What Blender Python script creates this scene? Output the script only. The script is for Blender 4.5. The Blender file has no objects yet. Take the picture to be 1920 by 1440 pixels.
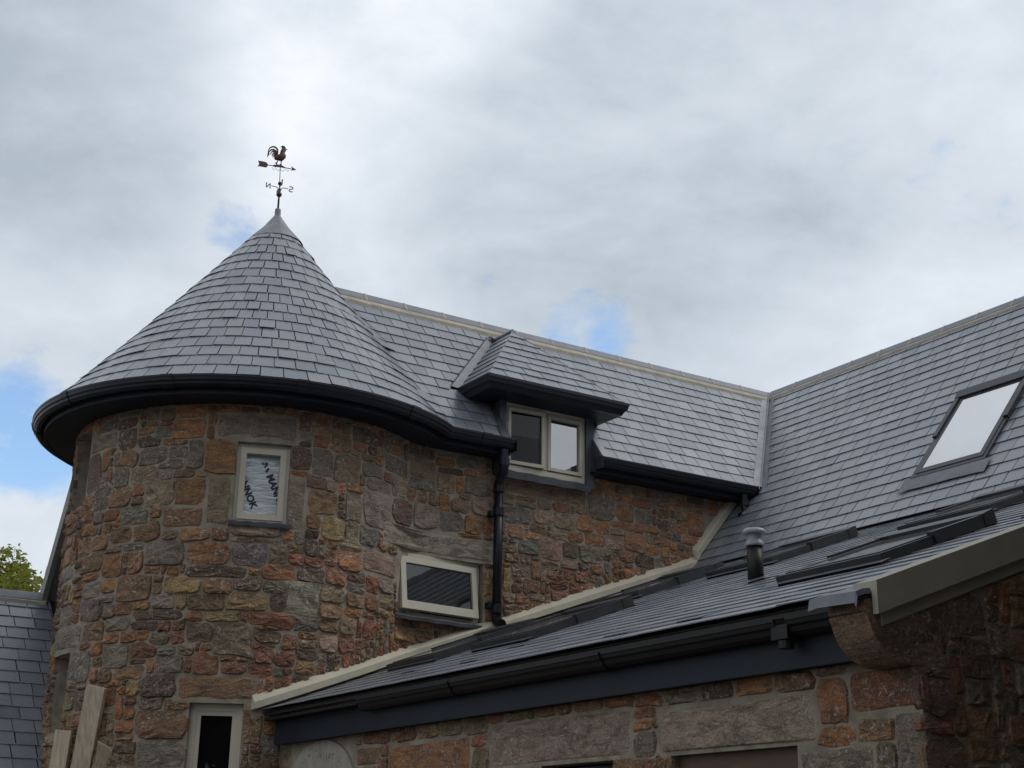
import bpy, math, random, heapq
from mathutils import Vector, Matrix

V = Vector
sc = bpy.context.scene
COL = sc.collection
rad = math.radians

# ------------------------------------------------------------------ camera
FPX = 2626.57                       # focal length in pixels of the 1920 px wide picture
yaw, pit, rol = rad(32.447), rad(18.853), rad(0.849)
fwd = V((math.sin(yaw) * math.cos(pit), math.cos(yaw) * math.cos(pit), math.sin(pit)))
r0 = V((math.cos(yaw), -math.sin(yaw), 0))
u0 = r0.cross(fwd)
RT = r0 * math.cos(rol) + u0 * math.sin(rol)
UP = -r0 * math.sin(rol) + u0 * math.cos(rol)
CAM = V((0, 0, 1.6))
cam = bpy.data.cameras.new('camera')
cam.sensor_width = 36
cam.lens = 36 * FPX / 1920
cam.clip_end = 3000
co = bpy.data.objects.new('camera', cam)
COL.objects.link(co)
co.matrix_world = Matrix(((RT.x, UP.x, -fwd.x, CAM.x), (RT.y, UP.y, -fwd.y, CAM.y), (RT.z, UP.z, -fwd.z, CAM.z), (0, 0, 0, 1)))
sc.camera = co


def ray(px, py):
    return RT * ((px - 960) / FPX) - UP * ((py - 720) / FPX) + fwd


def on_y(px, py, y):
    d = ray(px, py)
    return CAM + d * ((y - CAM.y) / d.y)


def on_x(px, py, x):
    d = ray(px, py)
    return CAM + d * ((x - CAM.x) / d.x)


def on_z(px, py, z):
    d = ray(px, py)
    return CAM + d * ((z - CAM.z) / d.z)


def proj(q):
    v = q - CAM
    z = v.dot(fwd)
    if z < .05:
        return None
    return (960 + FPX * v.dot(RT) / z, 720 - FPX * v.dot(UP) / z)


# ------------------------------------------------------------------ light
SUN_EL, SUN_AZ = rad(50), rad(118)          # azimuth clockwise from +Y: the vane's south is to the right
w = bpy.data.worlds.new('World')
sc.world = w
w.use_nodes = True
nt = w.node_tree
for n in list(nt.nodes):
    nt.nodes.remove(n)


class NB:
    """tiny helper to write node trees"""

    def __init__(s, tree):
        s.t = tree

    def n(s, kind, **kw):
        o = s.t.nodes.new(kind)
        for k, v in kw.items():
            if k.startswith('i_'):
                o.inputs[k[2:].replace('_', ' ')].default_value = v
            else:
                setattr(o, k, v)
        return o

    def link(s, a, b):
        s.t.links.new(a, b)

    def math(s, op, a, b=None, c=None, clamp=False):
        o = s.t.nodes.new('ShaderNodeMath')
        o.operation = op
        o.use_clamp = clamp
        for i, x in enumerate((a, b, c)):
            if x is None:
                continue
            if isinstance(x, (int, float)):
                o.inputs[i].default_value = x
            else:
                s.link(x, o.inputs[i])
        return o.outputs[0]

    def mix(s, f, a, b, blend='MIX'):
        o = s.t.nodes.new('ShaderNodeMix')
        o.data_type = 'RGBA'
        o.blend_type = blend
        for i, x in ((0, f), (6, a), (7, b)):
            if isinstance(x, (int, float)):
                o.inputs[i].default_value = x
            elif isinstance(x, tuple):
                o.inputs[i].default_value = x if len(x) == 4 else x + (1,)
            else:
                s.link(x, o.inputs[i])
        return o.outputs[2]

    def ramp(s, f, *stops):
        o = s.t.nodes.new('ShaderNodeValToRGB')
        e = o.color_ramp.elements
        while len(e) < len(stops):
            e.new(.5)
        for i, (p, c) in enumerate(stops):
            e[i].position = p
            e[i].color = (c, c, c, 1) if isinstance(c, (int, float)) else c + (1,)
        s.link(f, o.inputs[0])
        return o.outputs[0]

    def noise(s, vec, scale, detail=4, rough=.55, dist=0.):
        o = s.t.nodes.new('ShaderNodeTexNoise')
        o.inputs['Scale'].default_value = scale
        o.inputs['Detail'].default_value = detail
        o.inputs['Roughness'].default_value = rough
        o.inputs['Distortion'].default_value = dist
        if vec is not None:
            s.link(vec, o.inputs['Vector'])
        return o.outputs[0]


b = NB(nt)
out = b.n('ShaderNodeOutputWorld')
bg = b.n('ShaderNodeBackground')
tc = b.n('ShaderNodeTexCoord')
sky = b.n('ShaderNodeTexSky')
sky.sky_type = 'NISHITA'
sky.sun_disc = False
sky.sun_elevation = SUN_EL
sky.sun_rotation = SUN_AZ
sky.air_density = 1.0
sky.dust_density = .6
sky.ozone_density = 2.0
dirv = tc.outputs['Generated']


def lobe(px, py, lo, hi):
    """soft round patch of sky about a direction: 0 outside, 1 in the middle"""
    d = ray(px, py).normalized()
    o = b.n('ShaderNodeVectorMath', operation='DOT_PRODUCT')
    b.link(nrm.outputs[0], o.inputs[0])
    o.inputs[1].default_value = d
    m = b.n('ShaderNodeMapRange', interpolation_type='SMOOTHSTEP')
    b.link(o.outputs['Value'], m.inputs[0])
    m.inputs[1].default_value = math.cos(rad(lo))
    m.inputs[2].default_value = math.cos(rad(hi))
    return m.outputs[0]


nrm = b.n('ShaderNodeVectorMath', operation='NORMALIZE')
b.link(dirv, nrm.inputs[0])
mp = b.n('ShaderNodeMapping')
mp.inputs['Scale'].default_value = (1, 1, 1.7)
mp.inputs['Rotation'].default_value = (.3, .2, .5)
b.link(nrm.outputs[0], mp.inputs[0])
big = b.noise(mp.outputs[0], 3.2, 6, .55, .35)
fine = b.noise(mp.outputs[0], 9.0, 8, .6, .25)
# blue gaps: where the cloud cover thins
gap = b.math('MULTIPLY', lobe(5, 815, 3.6, 0), .48)
gap = b.math('ADD', gap, b.math('MULTIPLY', lobe(125, 870, 2.4, 0), .26))
gap = b.math('ADD', gap, b.math('MULTIPLY', lobe(1095, 622, 2.5, 0), .31))
gap = b.math('ADD', gap, b.math('MULTIPLY', lobe(1180, 650, 2.2, 0), .14))
gap = b.math('ADD', gap, b.math('MULTIPLY', lobe(440, 425, 1.7, 0), .22))
wisp = b.noise(mp.outputs[0], 20.0, 8, .62, .5)
cover = b.math('ADD', b.math('MULTIPLY', fine, .8), b.math('ADD', b.math('MULTIPLY', big, .3), b.math('MULTIPLY', wisp, .55)))
cover = b.math('SUBTRACT', b.math('ADD', cover, .02), gap)
mask = b.ramp(cover, (.40, 0.), (.70, 1.))
shade = b.math('ADD', b.math('MULTIPLY', big, .72), b.math('ADD', b.math('MULTIPLY', fine, .30), b.math('MULTIPLY', wisp, .06)))
shade = b.math('SUBTRACT', shade, .0)
shade = b.math('ADD', shade, b.math('MULTIPLY', lobe(620, 150, 7, 1), .09))
shade = b.math('ADD', shade, b.math('MULTIPLY', lobe(870, -40, 5, 1), .14))
shade = b.math('SUBTRACT', shade, b.math('MULTIPLY', lobe(110, 170, 9, 1), .18))
shade = b.math('SUBTRACT', shade, b.math('MULTIPLY', lobe(1180, 330, 13, 1), .19))
cloud = b.ramp(shade, (.30, (.37, .425, .48)), (.46, (.52, .575, .635)), (.60, (.635, .685, .75)), (.78, (.84, .87, .91)))
skyc = b.mix(1., sky.outputs[0], (.16, .165, .165), 'MULTIPLY')
allc = b.mix(mask, skyc, cloud)
b.link(allc, bg.inputs[0])
bg.inputs[1].default_value = 1.0
b.link(bg.outputs[0], out.inputs[0])

sun = bpy.data.lights.new('sun', 'SUN')
sun.energy = 0.9
sun.angle = rad(25)
sun.color = (1, .965, .91)
so = bpy.data.objects.new('sun', sun)
COL.objects.link(so)
sd = V((math.sin(SUN_AZ) * math.cos(SUN_EL), math.cos(SUN_AZ) * math.cos(SUN_EL), math.sin(SUN_EL)))
so.rotation_euler = sd.to_track_quat('Z', 'Y').to_euler()
so.location = sd * 60

sc.view_settings.view_transform = 'Standard'
sc.view_settings.look = 'None'
sc.view_settings.gamma = 1
sc.view_settings.use_curve_mapping = False
sc.view_settings.exposure = 0.27

# ------------------------------------------------------------------ materials
MAT = {}


def newmat(name):
    m = bpy.data.materials.new(name)
    m.use_nodes = True
    t = m.node_tree
    p = t.nodes['Principled BSDF']
    MAT[name] = m
    return m, NB(t), p


def simple(name, col, rough=.6, metal=0., var=.15, scale=6., bump=0., bscale=40., spec=.5, stretch=None):
    m, b, p = newmat(name)
    tc = b.n('ShaderNodeTexCoord')
    vec = tc.outputs['Object']
    if stretch:
        mp = b.n('ShaderNodeMapping')
        mp.inputs['Scale'].default_value = stretch
        b.link(vec, mp.inputs[0])
        vec = mp.outputs[0]
    n1 = b.noise(vec, scale, 6, .6)
    lo = tuple(c * (1 - var) for c in col)
    hi = tuple(min(1, c * (1 + var)) for c in col)
    b.link(b.mix(b.ramp(n1, (.3, 0.), (.7, 1.)), lo, hi), p.inputs['Base Color'])
    b.link(b.math('ADD', b.math('MULTIPLY', n1, .2), rough - .1), p.inputs['Roughness'])
    p.inputs['Metallic'].default_value = metal
    p.inputs['Specular IOR Level'].default_value = spec
    if bump:
        bp = b.n('ShaderNodeBump')
        bp.inputs['Strength'].default_value = bump
        bp.inputs['Distance'].default_value = .01
        b.link(b.noise(vec, bscale, 5, .6), bp.inputs['Height'])
        b.link(bp.outputs[0], p.inputs['Normal'])
    return m


# slates: riven blue-grey, each its own tone
m, b, p = newmat('slate')
tc = b.n('ShaderNodeTexCoord')
oi = b.n('ShaderNodeObjectInfo')
ge = b.n('ShaderNodeNewGeometry')
rnd = b.math('FRACT', b.math('ADD', oi.outputs['Random'], ge.outputs['Random Per Island']))
wn = b.n('ShaderNodeTexWhiteNoise', noise_dimensions='1D')
b.link(b.math('MULTIPLY', rnd, 917.), wn.inputs['W'])
pos = ge.outputs['Position']
n1 = b.noise(pos, 5.0, 6, .65)
n2 = b.noise(pos, 42.0, 5, .6)
base = b.mix(rnd, (.112, .122, .145), (.172, .183, .208))
base = b.mix(b.math('MULTIPLY', b.ramp(wn.outputs[0], (.8, 0.), (.95, 1.)), .6), base, (.20, .192, .20))
base = b.mix(b.math('MULTIPLY', b.ramp(n1, (.42, 0.), (.72, 1.)), .35), base, (.235, .243, .255))
base = b.mix(b.math('MULTIPLY', b.ramp(n2, (.35, 1.), (.5, 0.)), .25), base, (.085, .092, .108))
b.link(base, p.inputs['Base Color'])
b.link(b.math('ADD', b.math('ADD', b.math('MULTIPLY', wn.outputs[0], .14), .20), b.math('MULTIPLY', n1, .14)), p.inputs['Roughness'])
p.inputs['IOR'].default_value = 1.85
p.inputs['Specular IOR Level'].default_value = .55
bp = b.n('ShaderNodeBump')
bp.inputs['Strength'].default_value = .28
bp.inputs['Distance'].default_value = .006
b.link(b.math('ADD', b.math('MULTIPLY', n2, .6), b.noise(pos, 14., 4, .6)), bp.inputs['Height'])
b.link(bp.outputs[0], p.inputs['Normal'])

# rubble stone: colour from the piece, grain, strata and lichen from noise
m, b, p = newmat('stone')
ge = b.n('ShaderNodeNewGeometry')
oi = b.n('ShaderNodeObjectInfo')
at = b.n('ShaderNodeAttribute', attribute_name='Col')
pos = ge.outputs['Position']
mp = b.n('ShaderNodeMapping')
mp.inputs['Scale'].default_value = (1, 1, 2.4)
mp.inputs['Rotation'].default_value = (.25, -.2, .1)
b.link(pos, mp.inputs[0])
nA = b.noise(mp.outputs[0], 7., 6, .62, .6)
nB = b.noise(mp.outputs[0], 26., 6, .65, .5)
nC = b.noise(pos, 150., 3, .6)
nL = b.noise(pos, 34., 8, .72, .9)
nM = b.noise(pos, 2.1, 3, .5)
nW = b.noise(pos, 1.7, 5, .6, .4)
warm = b.mix(b.ramp(nW, (.38, 0.), (.62, 1.)), (.22, .172, .128), (.36, .19, .085))
c = b.mix(.10, at.outputs[0], warm)
c = b.mix(b.math('MULTIPLY', b.ramp(nA, (.36, 1.), (.58, 0.)), .7), c, (.095, .068, .048))
c = b.mix(b.math('MULTIPLY', b.ramp(nB, (.5, 0.), (.72, 1.)), .55), c, (.30, .215, .145))
c = b.mix(b.math('MULTIPLY', b.ramp(nC, (.40, 1.), (.53, 0.)), .5), c, (.055, .048, .043))
c = b.mix(b.math('MULTIPLY', b.ramp(nC, (.56, 0.), (.66, 1.)), .3), c, (.42, .36, .31))
lich = b.math('MULTIPLY', b.ramp(nL, (.55, 0.), (.61, 1.)), b.ramp(nM, (.42, .15), (.58, 1.)))
c = b.mix(b.math('MULTIPLY', lich, .75), c, (.50, .47, .42))
b.link(c, p.inputs['Base Color'])
p.inputs['Roughness'].default_value = .88
p.inputs['Specular IOR Level'].default_value = .25
bp = b.n('ShaderNodeBump')
bp.inputs['Strength'].default_value = 1.0
bp.inputs['Distance'].default_value = .03
b.link(b.math('ADD', b.math('MULTIPLY', nA, 1.0), b.math('ADD', b.math('MULTIPLY', nB, .6), b.math('MULTIPLY', nC, .12))), bp.inputs['Height'])
b.link(bp.outputs[0], p.inputs['Normal'])

simple('mortar', (.27, .232, .18), .92, var=.35, scale=7, bump=.7, bscale=45, spec=.2)
simple('lime_mortar', (.37, .335, .27), .9, var=.18, scale=8, bump=.5, bscale=50, spec=.2)
simple('lead', (.2, .205, .22), .48, metal=.35, var=.25, scale=9, bump=.25, bscale=14)
simple('grey_lead', (.125, .13, .145), .45, metal=.3, var=.3, scale=9, bump=.25, bscale=14)
simple('dark_lead', (.06, .063, .072), .5, metal=.2, var=.3, scale=6, bump=.25, bscale=12)
simple('navy_metal', (.0085, .0105, .016), .40, var=.25, scale=4, spec=.28)
simple('navy_board', (.012, .016, .026), .55, var=.3, scale=3, spec=.25)
simple('underlay', (.012, .012, .013), .9)
simple('putty_paint', (.50, .455, .36), .5, var=.07, scale=5)
simple('cream_render', (.46, .415, .32), .75, var=.12, scale=5, bump=.2, bscale=30)
simple('shaded_cream', (.36, .33, .26), .6, var=.1, scale=5)  # cream of the near verge, darkened: its shade is put into the colour
simple('dark_stone', (.10, .088, .075), .95, var=.4, scale=3, bump=.6, bscale=9)
simple('olive_board', (.17, .165, .14), .6, var=.12)
simple('black_plastic', (.010, .0095, .0095), .45, var=.25, spec=.25)
simple('grey_plastic', (.24, .25, .275), .38, var=.1)
simple('skylight_metal', (.036, .036, .040), .42, metal=.3, var=.25, scale=5)
simple('ridge_tile', (.165, .168, .185), .55, var=.2, scale=10, bump=.2, bscale=60)
simple('bronze', (.075, .036, .033), .42, metal=.45, var=.35, scale=30)
simple('pewter', (.15, .14, .125), .45, metal=.5, var=.25, scale=30)
simple('old_timber', (.47, .375, .275), .8, var=.3, scale=7, bump=.4, bscale=30, stretch=(6, 6, .35))
simple('door_timber', (.10, .055, .03), .6, var=.3, scale=5, stretch=(1, 1, 4))
simple('ink', (.012, .014, .018), .5)
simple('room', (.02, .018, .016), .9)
simple('earth', (.10, .088, .07), .95, var=.4, scale=.8, bump=.6, bscale=12)
simple('carved', (.33, .295, .235), .85, var=.2, scale=9, bump=.3, bscale=60)
simple('straw', (.42, .35, .24), .8)
simple('bark', (.09, .065, .045), .9, bump=.5)


def leafmat(name, ca, cb):
    m, b, p = newmat(name)
    ge = b.n('ShaderNodeNewGeometry')
    b.link(b.mix(ge.outputs['Random Per Island'], ca, cb), p.inputs['Base Color'])
    p.inputs['Roughness'].default_value = .55
    tr = b.n('ShaderNodeBsdfTranslucent')
    b.link(b.mix(.5, cb, cb), tr.inputs[0])
    ms = b.n('ShaderNodeMixShader')
    ms.inputs[0].default_value = .35
    b.link(p.outputs[0], ms.inputs[1])
    b.link(tr.outputs[0], ms.inputs[2])
    b.link(ms.outputs[0], m.node_tree.nodes['Material Output'].inputs[0])


leafmat('leaf_bright', (.08, .12, .012), (.27, .27, .03))
leafmat('leaf_dark', (.03, .06, .015), (.07, .11, .03))


def glass(name, ior, base=(.012, .013, .014), rough=.02, wob=.0):
    m, b, p = newmat(name)
    p.inputs['Base Color'].default_value = base + (1,)
    p.inputs['Roughness'].default_value = rough
    p.inputs['IOR'].default_value = ior
    if wob:
        ge = b.n('ShaderNodeNewGeometry')
        bp = b.n('ShaderNodeBump')
        bp.inputs['Strength'].default_value = wob
        bp.inputs['Distance'].default_value = .02
        b.link(b.noise(ge.outputs['Position'], 3., 2), bp.inputs['Height'])
        b.link(bp.outputs[0], p.inputs['Normal'])


glass('pane', 4.2, wob=.02)
glass('pane_mid', 1.75, wob=.02)
glass('pane_dark', 1.42, base=(.006, .006, .006), wob=.02)
glass('pane_sky', 8.0, base=(.12, .125, .13), rough=.03, wob=.01)

m, b, p = newmat('foil')
ge = b.n('ShaderNodeNewGeometry')
p.inputs['Base Color'].default_value = (.47, .50, .52, 1)
p.inputs['Metallic'].default_value = .75
p.inputs['Roughness'].default_value = .38
mp = b.n('ShaderNodeMapping')
mp.inputs['Scale'].default_value = (.5, .5, 3.2)
b.link(ge.outputs['Position'], mp.inputs[0])
bp = b.n('ShaderNodeBump')
bp.inputs['Strength'].default_value = .8
bp.inputs['Distance'].default_value = .02
b.link(b.noise(mp.outputs[0], 8., 5, .6, 1.2), bp.inputs['Height'])
b.link(bp.outputs[0], p.inputs['Normal'])

# ------------------------------------------------------------------ object helpers
WL = {}                                     # world location of every object made here


def thing(name, label, cat, loc, group=None):
    o = bpy.data.objects.new(name, None)
    COL.objects.link(o)
    o.empty_display_size = .2
    o.location = loc
    o['label'] = label
    o['category'] = cat
    if group:
        o['group'] = group
    WL[o] = V(loc)
    return o


def tag(o, label, cat, group=None):
    o['label'] = label
    o['category'] = cat
    if group:
        o['group'] = group
    return o


def mk(name, vs, fs, mat, parent=None, smooth=False, col=None, kind=None, base=False):
    """one mesh object; its origin sits at the middle (or the bottom) of its points"""
    vs = [V(v) for v in vs]
    lo = V((min(v.x for v in vs), min(v.y for v in vs), min(v.z for v in vs)))
    hi = V((max(v.x for v in vs), max(v.y for v in vs), max(v.z for v in vs)))
    c = (lo + hi) / 2
    if base:
        c.z = lo.z
    me = bpy.data.meshes.new(name)
    me.from_pydata([v - c for v in vs], [], fs)
    if isinstance(mat, str):
        mat = MAT[mat]
    me.materials.append(mat)
    if col is not None:
        ca = me.color_attributes.new('Col', 'FLOAT_COLOR', 'POINT')
        if isinstance(col, list):
            flat = [x for q in col for x in (q[0], q[1], q[2], 1)]
        else:
            flat = [col[0], col[1], col[2], 1] * len(vs)
        ca.data.foreach_set('color', flat)
    if smooth:
        me.shade_smooth()
    o = bpy.data.objects.new(name, me)
    COL.objects.link(o)
    WL[o] = c
    if parent:
        o.parent = parent
        o.location = c - WL[parent]
    else:
        o.location = c
    if kind:
        o['kind'] = kind
    return o


class MB:
    """collects simple solids into one mesh"""

    def __init__(s):
        s.v, s.f = [], []

    def add(s, vs, fs):
        k = len(s.v)
        s.v += [V(v) for v in vs]
        s.f += [tuple(i + k for i in f) for f in fs]
        return s

    def hexa(s, p):
        return s.add(p, [(0, 3, 2, 1), (4, 5, 6, 7), (0, 1, 5, 4), (1, 2, 6, 5), (2, 3, 7, 6), (3, 0, 4, 7)])

    def box(s, o, ax, ay, az):
        """corner o and three edge vectors"""
        o, ax, ay, az = V(o), V(ax), V(ay), V(az)
        return s.hexa([o, o + ax, o + ax + ay, o + ay, o + az, o + ax + az, o + ax + ay + az, o + ay + az])

    def aabb(s, x0, y0, z0, x1, y1, z1):
        return s.box((x0, y0, z0), (x1 - x0, 0, 0), (0, y1 - y0, 0), (0, 0, z1 - z0))

    def tube(s, pts, rr, n=14, cap=True):
        pts = [V(q) for q in pts]
        if isinstance(rr, (int, float)):
            rr = [rr] * len(pts)
        k = len(s.v)
        a = None
        for i, q in enumerate(pts):
            t = (pts[min(i + 1, len(pts) - 1)] - pts[max(i - 1, 0)]).normalized()
            if a is None:
                a = t.orthogonal().normalized()
            a = (a - t * a.dot(t)).normalized()
            c = t.cross(a)
            for j in range(n):
                g = 2 * math.pi * j / n
                s.v.append(q + (a * math.cos(g) + c * math.sin(g)) * rr[i])
        for i in range(len(pts) - 1):
            for j in range(n):
                s.f.append((k + i * n + j, k + i * n + (j + 1) % n, k + (i + 1) * n + (j + 1) % n, k + (i + 1) * n + j))
        if cap:
            s.f.append(tuple(k + j for j in reversed(range(n))))
            s.f.append(tuple(k + (len(pts) - 1) * n + j for j in range(n)))
        return s

    def lathe(s, c, prof, n=24):
        k = len(s.v)
        c = V(c)
        for r, z in prof:
            for j in range(n):
                g = 2 * math.pi * j / n
                s.v.append(c + V((r * math.cos(g), r * math.sin(g), z)))
        for i in range(len(prof) - 1):
            for j in range(n):
                s.f.append((k + i * n + j, k + i * n + (j + 1) % n, k + (i + 1) * n + (j + 1) % n, k + (i + 1) * n + j))
        return s

    def sphere(s, c, r, n=16):
        return s.lathe(c, [(max(1e-4, r * math.sin(math.pi * i / 10)), -r * math.cos(math.pi * i / 10)) for i in range(11)], n)

    def prism(s, poly, d):
        """flat outline extruded by vector d"""
        n = len(poly)
        d = V(d)
        s.add([V(q) for q in poly] + [V(q) + d for q in poly], [tuple(reversed(range(n))), tuple(range(n, 2 * n))] + [(i, (i + 1) % n, n + (i + 1) % n, n + i) for i in range(n)])
        return s

    def sweep(s, rows, close=False):
        """rows: list of equal-length point rows joined into a skin"""
        k = len(s.v)
        m_ = len(rows[0])
        for r in rows:
            s.v += [V(q) for q in r]
        for i in range(len(rows) - 1):
            for j in range(m_ if close else m_ - 1):
                j2 = (j + 1) % m_
                s.f.append((k + i * m_ + j, k + i * m_ + j2, k + (i + 1) * m_ + j2, k + (i + 1) * m_ + j))
        if close:
            s.f.append(tuple(k + j for j in reversed(range(m_))))
            s.f.append(tuple(k + (len(rows) - 1) * m_ + j for j in range(m_)))
        return s

    def build(s, name, mat, parent=None, **kw):
        return mk(name, s.v, s.f, mat, parent, **kw)


def seen_size(vs):
    """rough number of picture pixels a piece covers"""
    xs, ys = [], []
    for v in vs:
        q = proj(v)
        if q is None:
            return 0
        xs.append(q[0])
        ys.append(q[1])
    x0, x1, y0, y1 = min(xs), max(xs), min(ys), max(ys)
    x0, x1, y0, y1 = max(x0, 0), min(x1, 1920), max(y0, 0), min(y1, 1440)
    if x1 <= x0 or y1 <= y0:
        return 0
    return (x1 - x0) * (y1 - y0)


def emit(pieces, name, mat, parent, rest, limit=300):
    """the largest `limit` pieces become objects of their own, the rest one joined part"""
    pieces = sorted(pieces, key=lambda q: -seen_size(q[0]))
    for vs, fs, col in pieces[:limit]:
        if seen_size(vs) > 0:
            mk(name, vs, fs, mat, parent, col=col)
    left = [q for i, q in enumerate(pieces) if i >= limit or seen_size(q[0]) <= 0]
    if left:
        m_ = MB()
        cols = []
        for vs, fs, col in left:
            m_.add(vs, fs)
            cols += [col or (1, 1, 1)] * len(vs)
        m_.build(rest, mat, parent, col=cols if left[0][2] else None, kind='stuff')


def clip(poly, a, b_, c):
    """keep the part of a 2-D polygon where a*x + b*y <= c"""
    o = []
    for i, p_ in enumerate(poly):
        q = poly[(i + 1) % len(poly)]
        dp, dq = a * p_[0] + b_ * p_[1] - c, a * q[0] + b_ * q[1] - c
        if dp <= 0:
            o.append(p_)
        if dp * dq < 0:
            t = dp / (dp - dq)
            o.append((p_[0] + (q[0] - p_[0]) * t, p_[1] + (q[1] - p_[1]) * t))
    return o


# ------------------------------------------------------------------ main dimensions (metres)
CX, CY, RW = 4.865, 12.24, 1.62             # round tower
ZE, ZA, RE = 5.39, 7.83, 1.97               # eave height, tip height, eave radius
WY = 11.0                                   # face of the main wall
YE, ZR = 10.72, 7.03                        # main roof: eave line, ridge height
TA = (ZR - ZE) / (11.98 - YE)               # main roof rise per metre
KX, KZ = 9.15, 4.43                         # fold between steep wing roof and lean-to roof
TB = math.tan(rad(50.1))                    # wing roof rise per metre
EX, EZ = 4.46, 2.716                        # lean-to eave
TC = (KZ - EZ) / (KX - EX)
DZ = (ZR - ZE) / 13.0                       # height of one slate course


def yA(z):
    return YE + (z - ZE) / TA


def xB(z):
    return KX + (z - KZ) / TB


def zC(x):
    return EZ + (x - EX) * TC


def fillet_path(cx, cy, r, yl, rho, th0, xend, step=.03):
    """plan curve: circle, hollow fillet, straight line. Returns list of (seg, par, point)"""
    y0_ = yl - rho
    dd = (r + rho) ** 2 - (y0_ - cy) ** 2
    if yl > cy + r - .02 or dd <= 0:
        return None
    x0_ = cx + math.sqrt(dd)
    th1 = math.atan2(y0_ - cy, x0_ - cx)
    if th1 < 0:
        th1 += 2 * math.pi
    return cx, cy, r, rho, x0_, y0_, th0, th1, yl, xend


def path_pt(P, s):
    """s<1 circle share, 1..2 fillet share, >=2 straight: x = x0 + (s-2)"""
    cx, cy, r, rho, x0_, y0_, th0, th1, yl, xend = P
    if s <= 1:
        a = th0 + (th1 - th0) * s
        return V((cx + r * math.cos(a), cy + r * math.sin(a), 0)), V((math.cos(a), math.sin(a), 0))
    if s <= 2:
        a0 = th1 - math.pi                   # from fillet centre back to tower
        a1 = math.pi / 2
        if a0 < a1 - math.pi:
            a0 += 2 * math.pi
        a = a0 + (a1 - a0) * (s - 1)
        return V((x0_ + rho * math.cos(a), y0_ + rho * math.sin(a), 0)), V((-math.cos(a), -math.sin(a), 0))
    return V((x0_ + s - 2, yl, 0)), V((0, -1, 0))


def sample(P, step=.04):
    """even samples along the plan curve: list of (s, point, normal, length)"""
    cx, cy, r, rho, x0_, y0_, th0, th1, yl, xend = P
    o, L, last = [], 0, None
    ss = []
    n1_ = max(2, int(abs(th1 - th0) * r / step))
    ss += [i / n1_ for i in range(n1_)]
    n2_ = max(6, int(rho * 1.2 / step))
    ss += [1 + i / n2_ for i in range(n2_)]
    n3_ = max(1, int((xend - x0_) / step))
    ss += [2 + (xend - x0_) * i / n3_ for i in range(n3_ + 1)]
    for s in ss:
        q, nn = path_pt(P, s)
        if last is not None:
            L += (q - last).length
        last = q
        o.append((s, q, nn, L))
    return o


# ------------------------------------------------------------------ ground
g = MB()
N = 24
for i in range(N):
    for j in range(N):
        pass
G = [(-900 + 1800 * i / N, -900 + 1800 * j / N) for j in range(N + 1) for i in range(N + 1)]
gv = [(x, y, 0.0 if abs(x) < 80 and abs(y) < 80 else -.6) for x, y in G]
gf = [(j * (N + 1) + i, j * (N + 1) + i + 1, (j + 1) * (N + 1) + i + 1, (j + 1) * (N + 1) + i) for j in range(N) for i in range(N)]
mk('ground', gv, gf, 'earth', kind='structure')

# ------------------------------------------------------------------ walls: surfaces
wallP = fillet_path(CX, CY, RW, WY, .45, rad(128), 11.0)
wallS = sample(wallP, .025)


def wall_at(u, v, off=0.):
    """tower and main wall: u metres along the plan curve, v height"""
    lo_, hi_ = 0, len(wallS) - 1
    while hi_ - lo_ > 1:
        mid = (lo_ + hi_) // 2
        if wallS[mid][3] <= u:
            lo_ = mid
        else:
            hi_ = mid
    a, c = wallS[lo_], wallS[hi_]
    t = (u - a[3]) / max(1e-6, c[3] - a[3])
    q = a[1].lerp(c[1], t)
    nn = a[2].lerp(c[2], t).normalized()
    return V((q.x, q.y, v)) + nn * off


def wall_frame(u):
    a, c = wall_at(u - .01, 0), wall_at(u + .01, 0)
    t = (c - a).normalized()
    return t, V((t.y, -t.x, 0))


def wall_pix(px, py):
    """picture point -> (u, v) on tower / main wall, nearest hit"""
    d = ray(px, py)
    best = None
    for i in range(len(wallS) - 1):
        a, c = wallS[i], wallS[i + 1]
        ex, ey = c[1].x - a[1].x, c[1].y - a[1].y
        den = d.x * ey - d.y * ex
        if abs(den) < 1e-9:
            continue
        ax, ay = a[1].x - CAM.x, a[1].y - CAM.y
        t = (ax * ey - ay * ex) / den
        s = (ax * d.y - ay * d.x) / den
        if 0 <= s <= 1 and t > 0 and (best is None or t < best[0]):
            best = (t, a[3] + (c[3] - a[3]) * s, CAM.z + d.z * t)
    return best and (best[1], best[2])


def u_of_x(x):
    """u on the straight part"""
    return wallS[-1][3] - (wallS[-1][1].x - x)


U_TOWER = [q for q in wallS if q[0] >= 2][0][3]      # where the wall turns straight


def ywall(x):
    if x <= CX - RW:
        return CY
    for i in range(len(wallS) - 1):
        a, c = wallS[i][1], wallS[i + 1][1]
        if a.x <= x <= c.x and a.y < CY:
            return a.y + (c.y - a.y) * (x - a.x) / max(1e-6, c.x - a.x)
    return WY


def px_rect(x0_, y0_, x1_, y1_, f=wall_pix):
    xm, ym = (x0_ + x1_) / 2, (y0_ + y1_) / 2
    def g_(x, y):
        for k in range(40):                   # step inwards past the tower's outline
            q = f(x + k, y)
            if q:
                return q
    a, c, d, e = g_(x0_, ym), g_(x1_, ym), g_(xm, y0_), g_(xm, y1_)
    if None in (a, c, d, e):
        return None
    return (a[0], e[1], c[0], d[1])


# ------------------------------------------------------------------ stones
SC = dict(O=(.48, .21, .085), R=(.34, .125, .068), B=(.32, .18, .088), T=(.36, .26, .155), Y=(.43, .275, .115), G=(.285, .235, .187), D=(.165, .10, .074), P=(.40, .265, .19), L=(.43, .385, .31), U=(.23, .215, .198), K=(.40, .315, .245))


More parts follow.
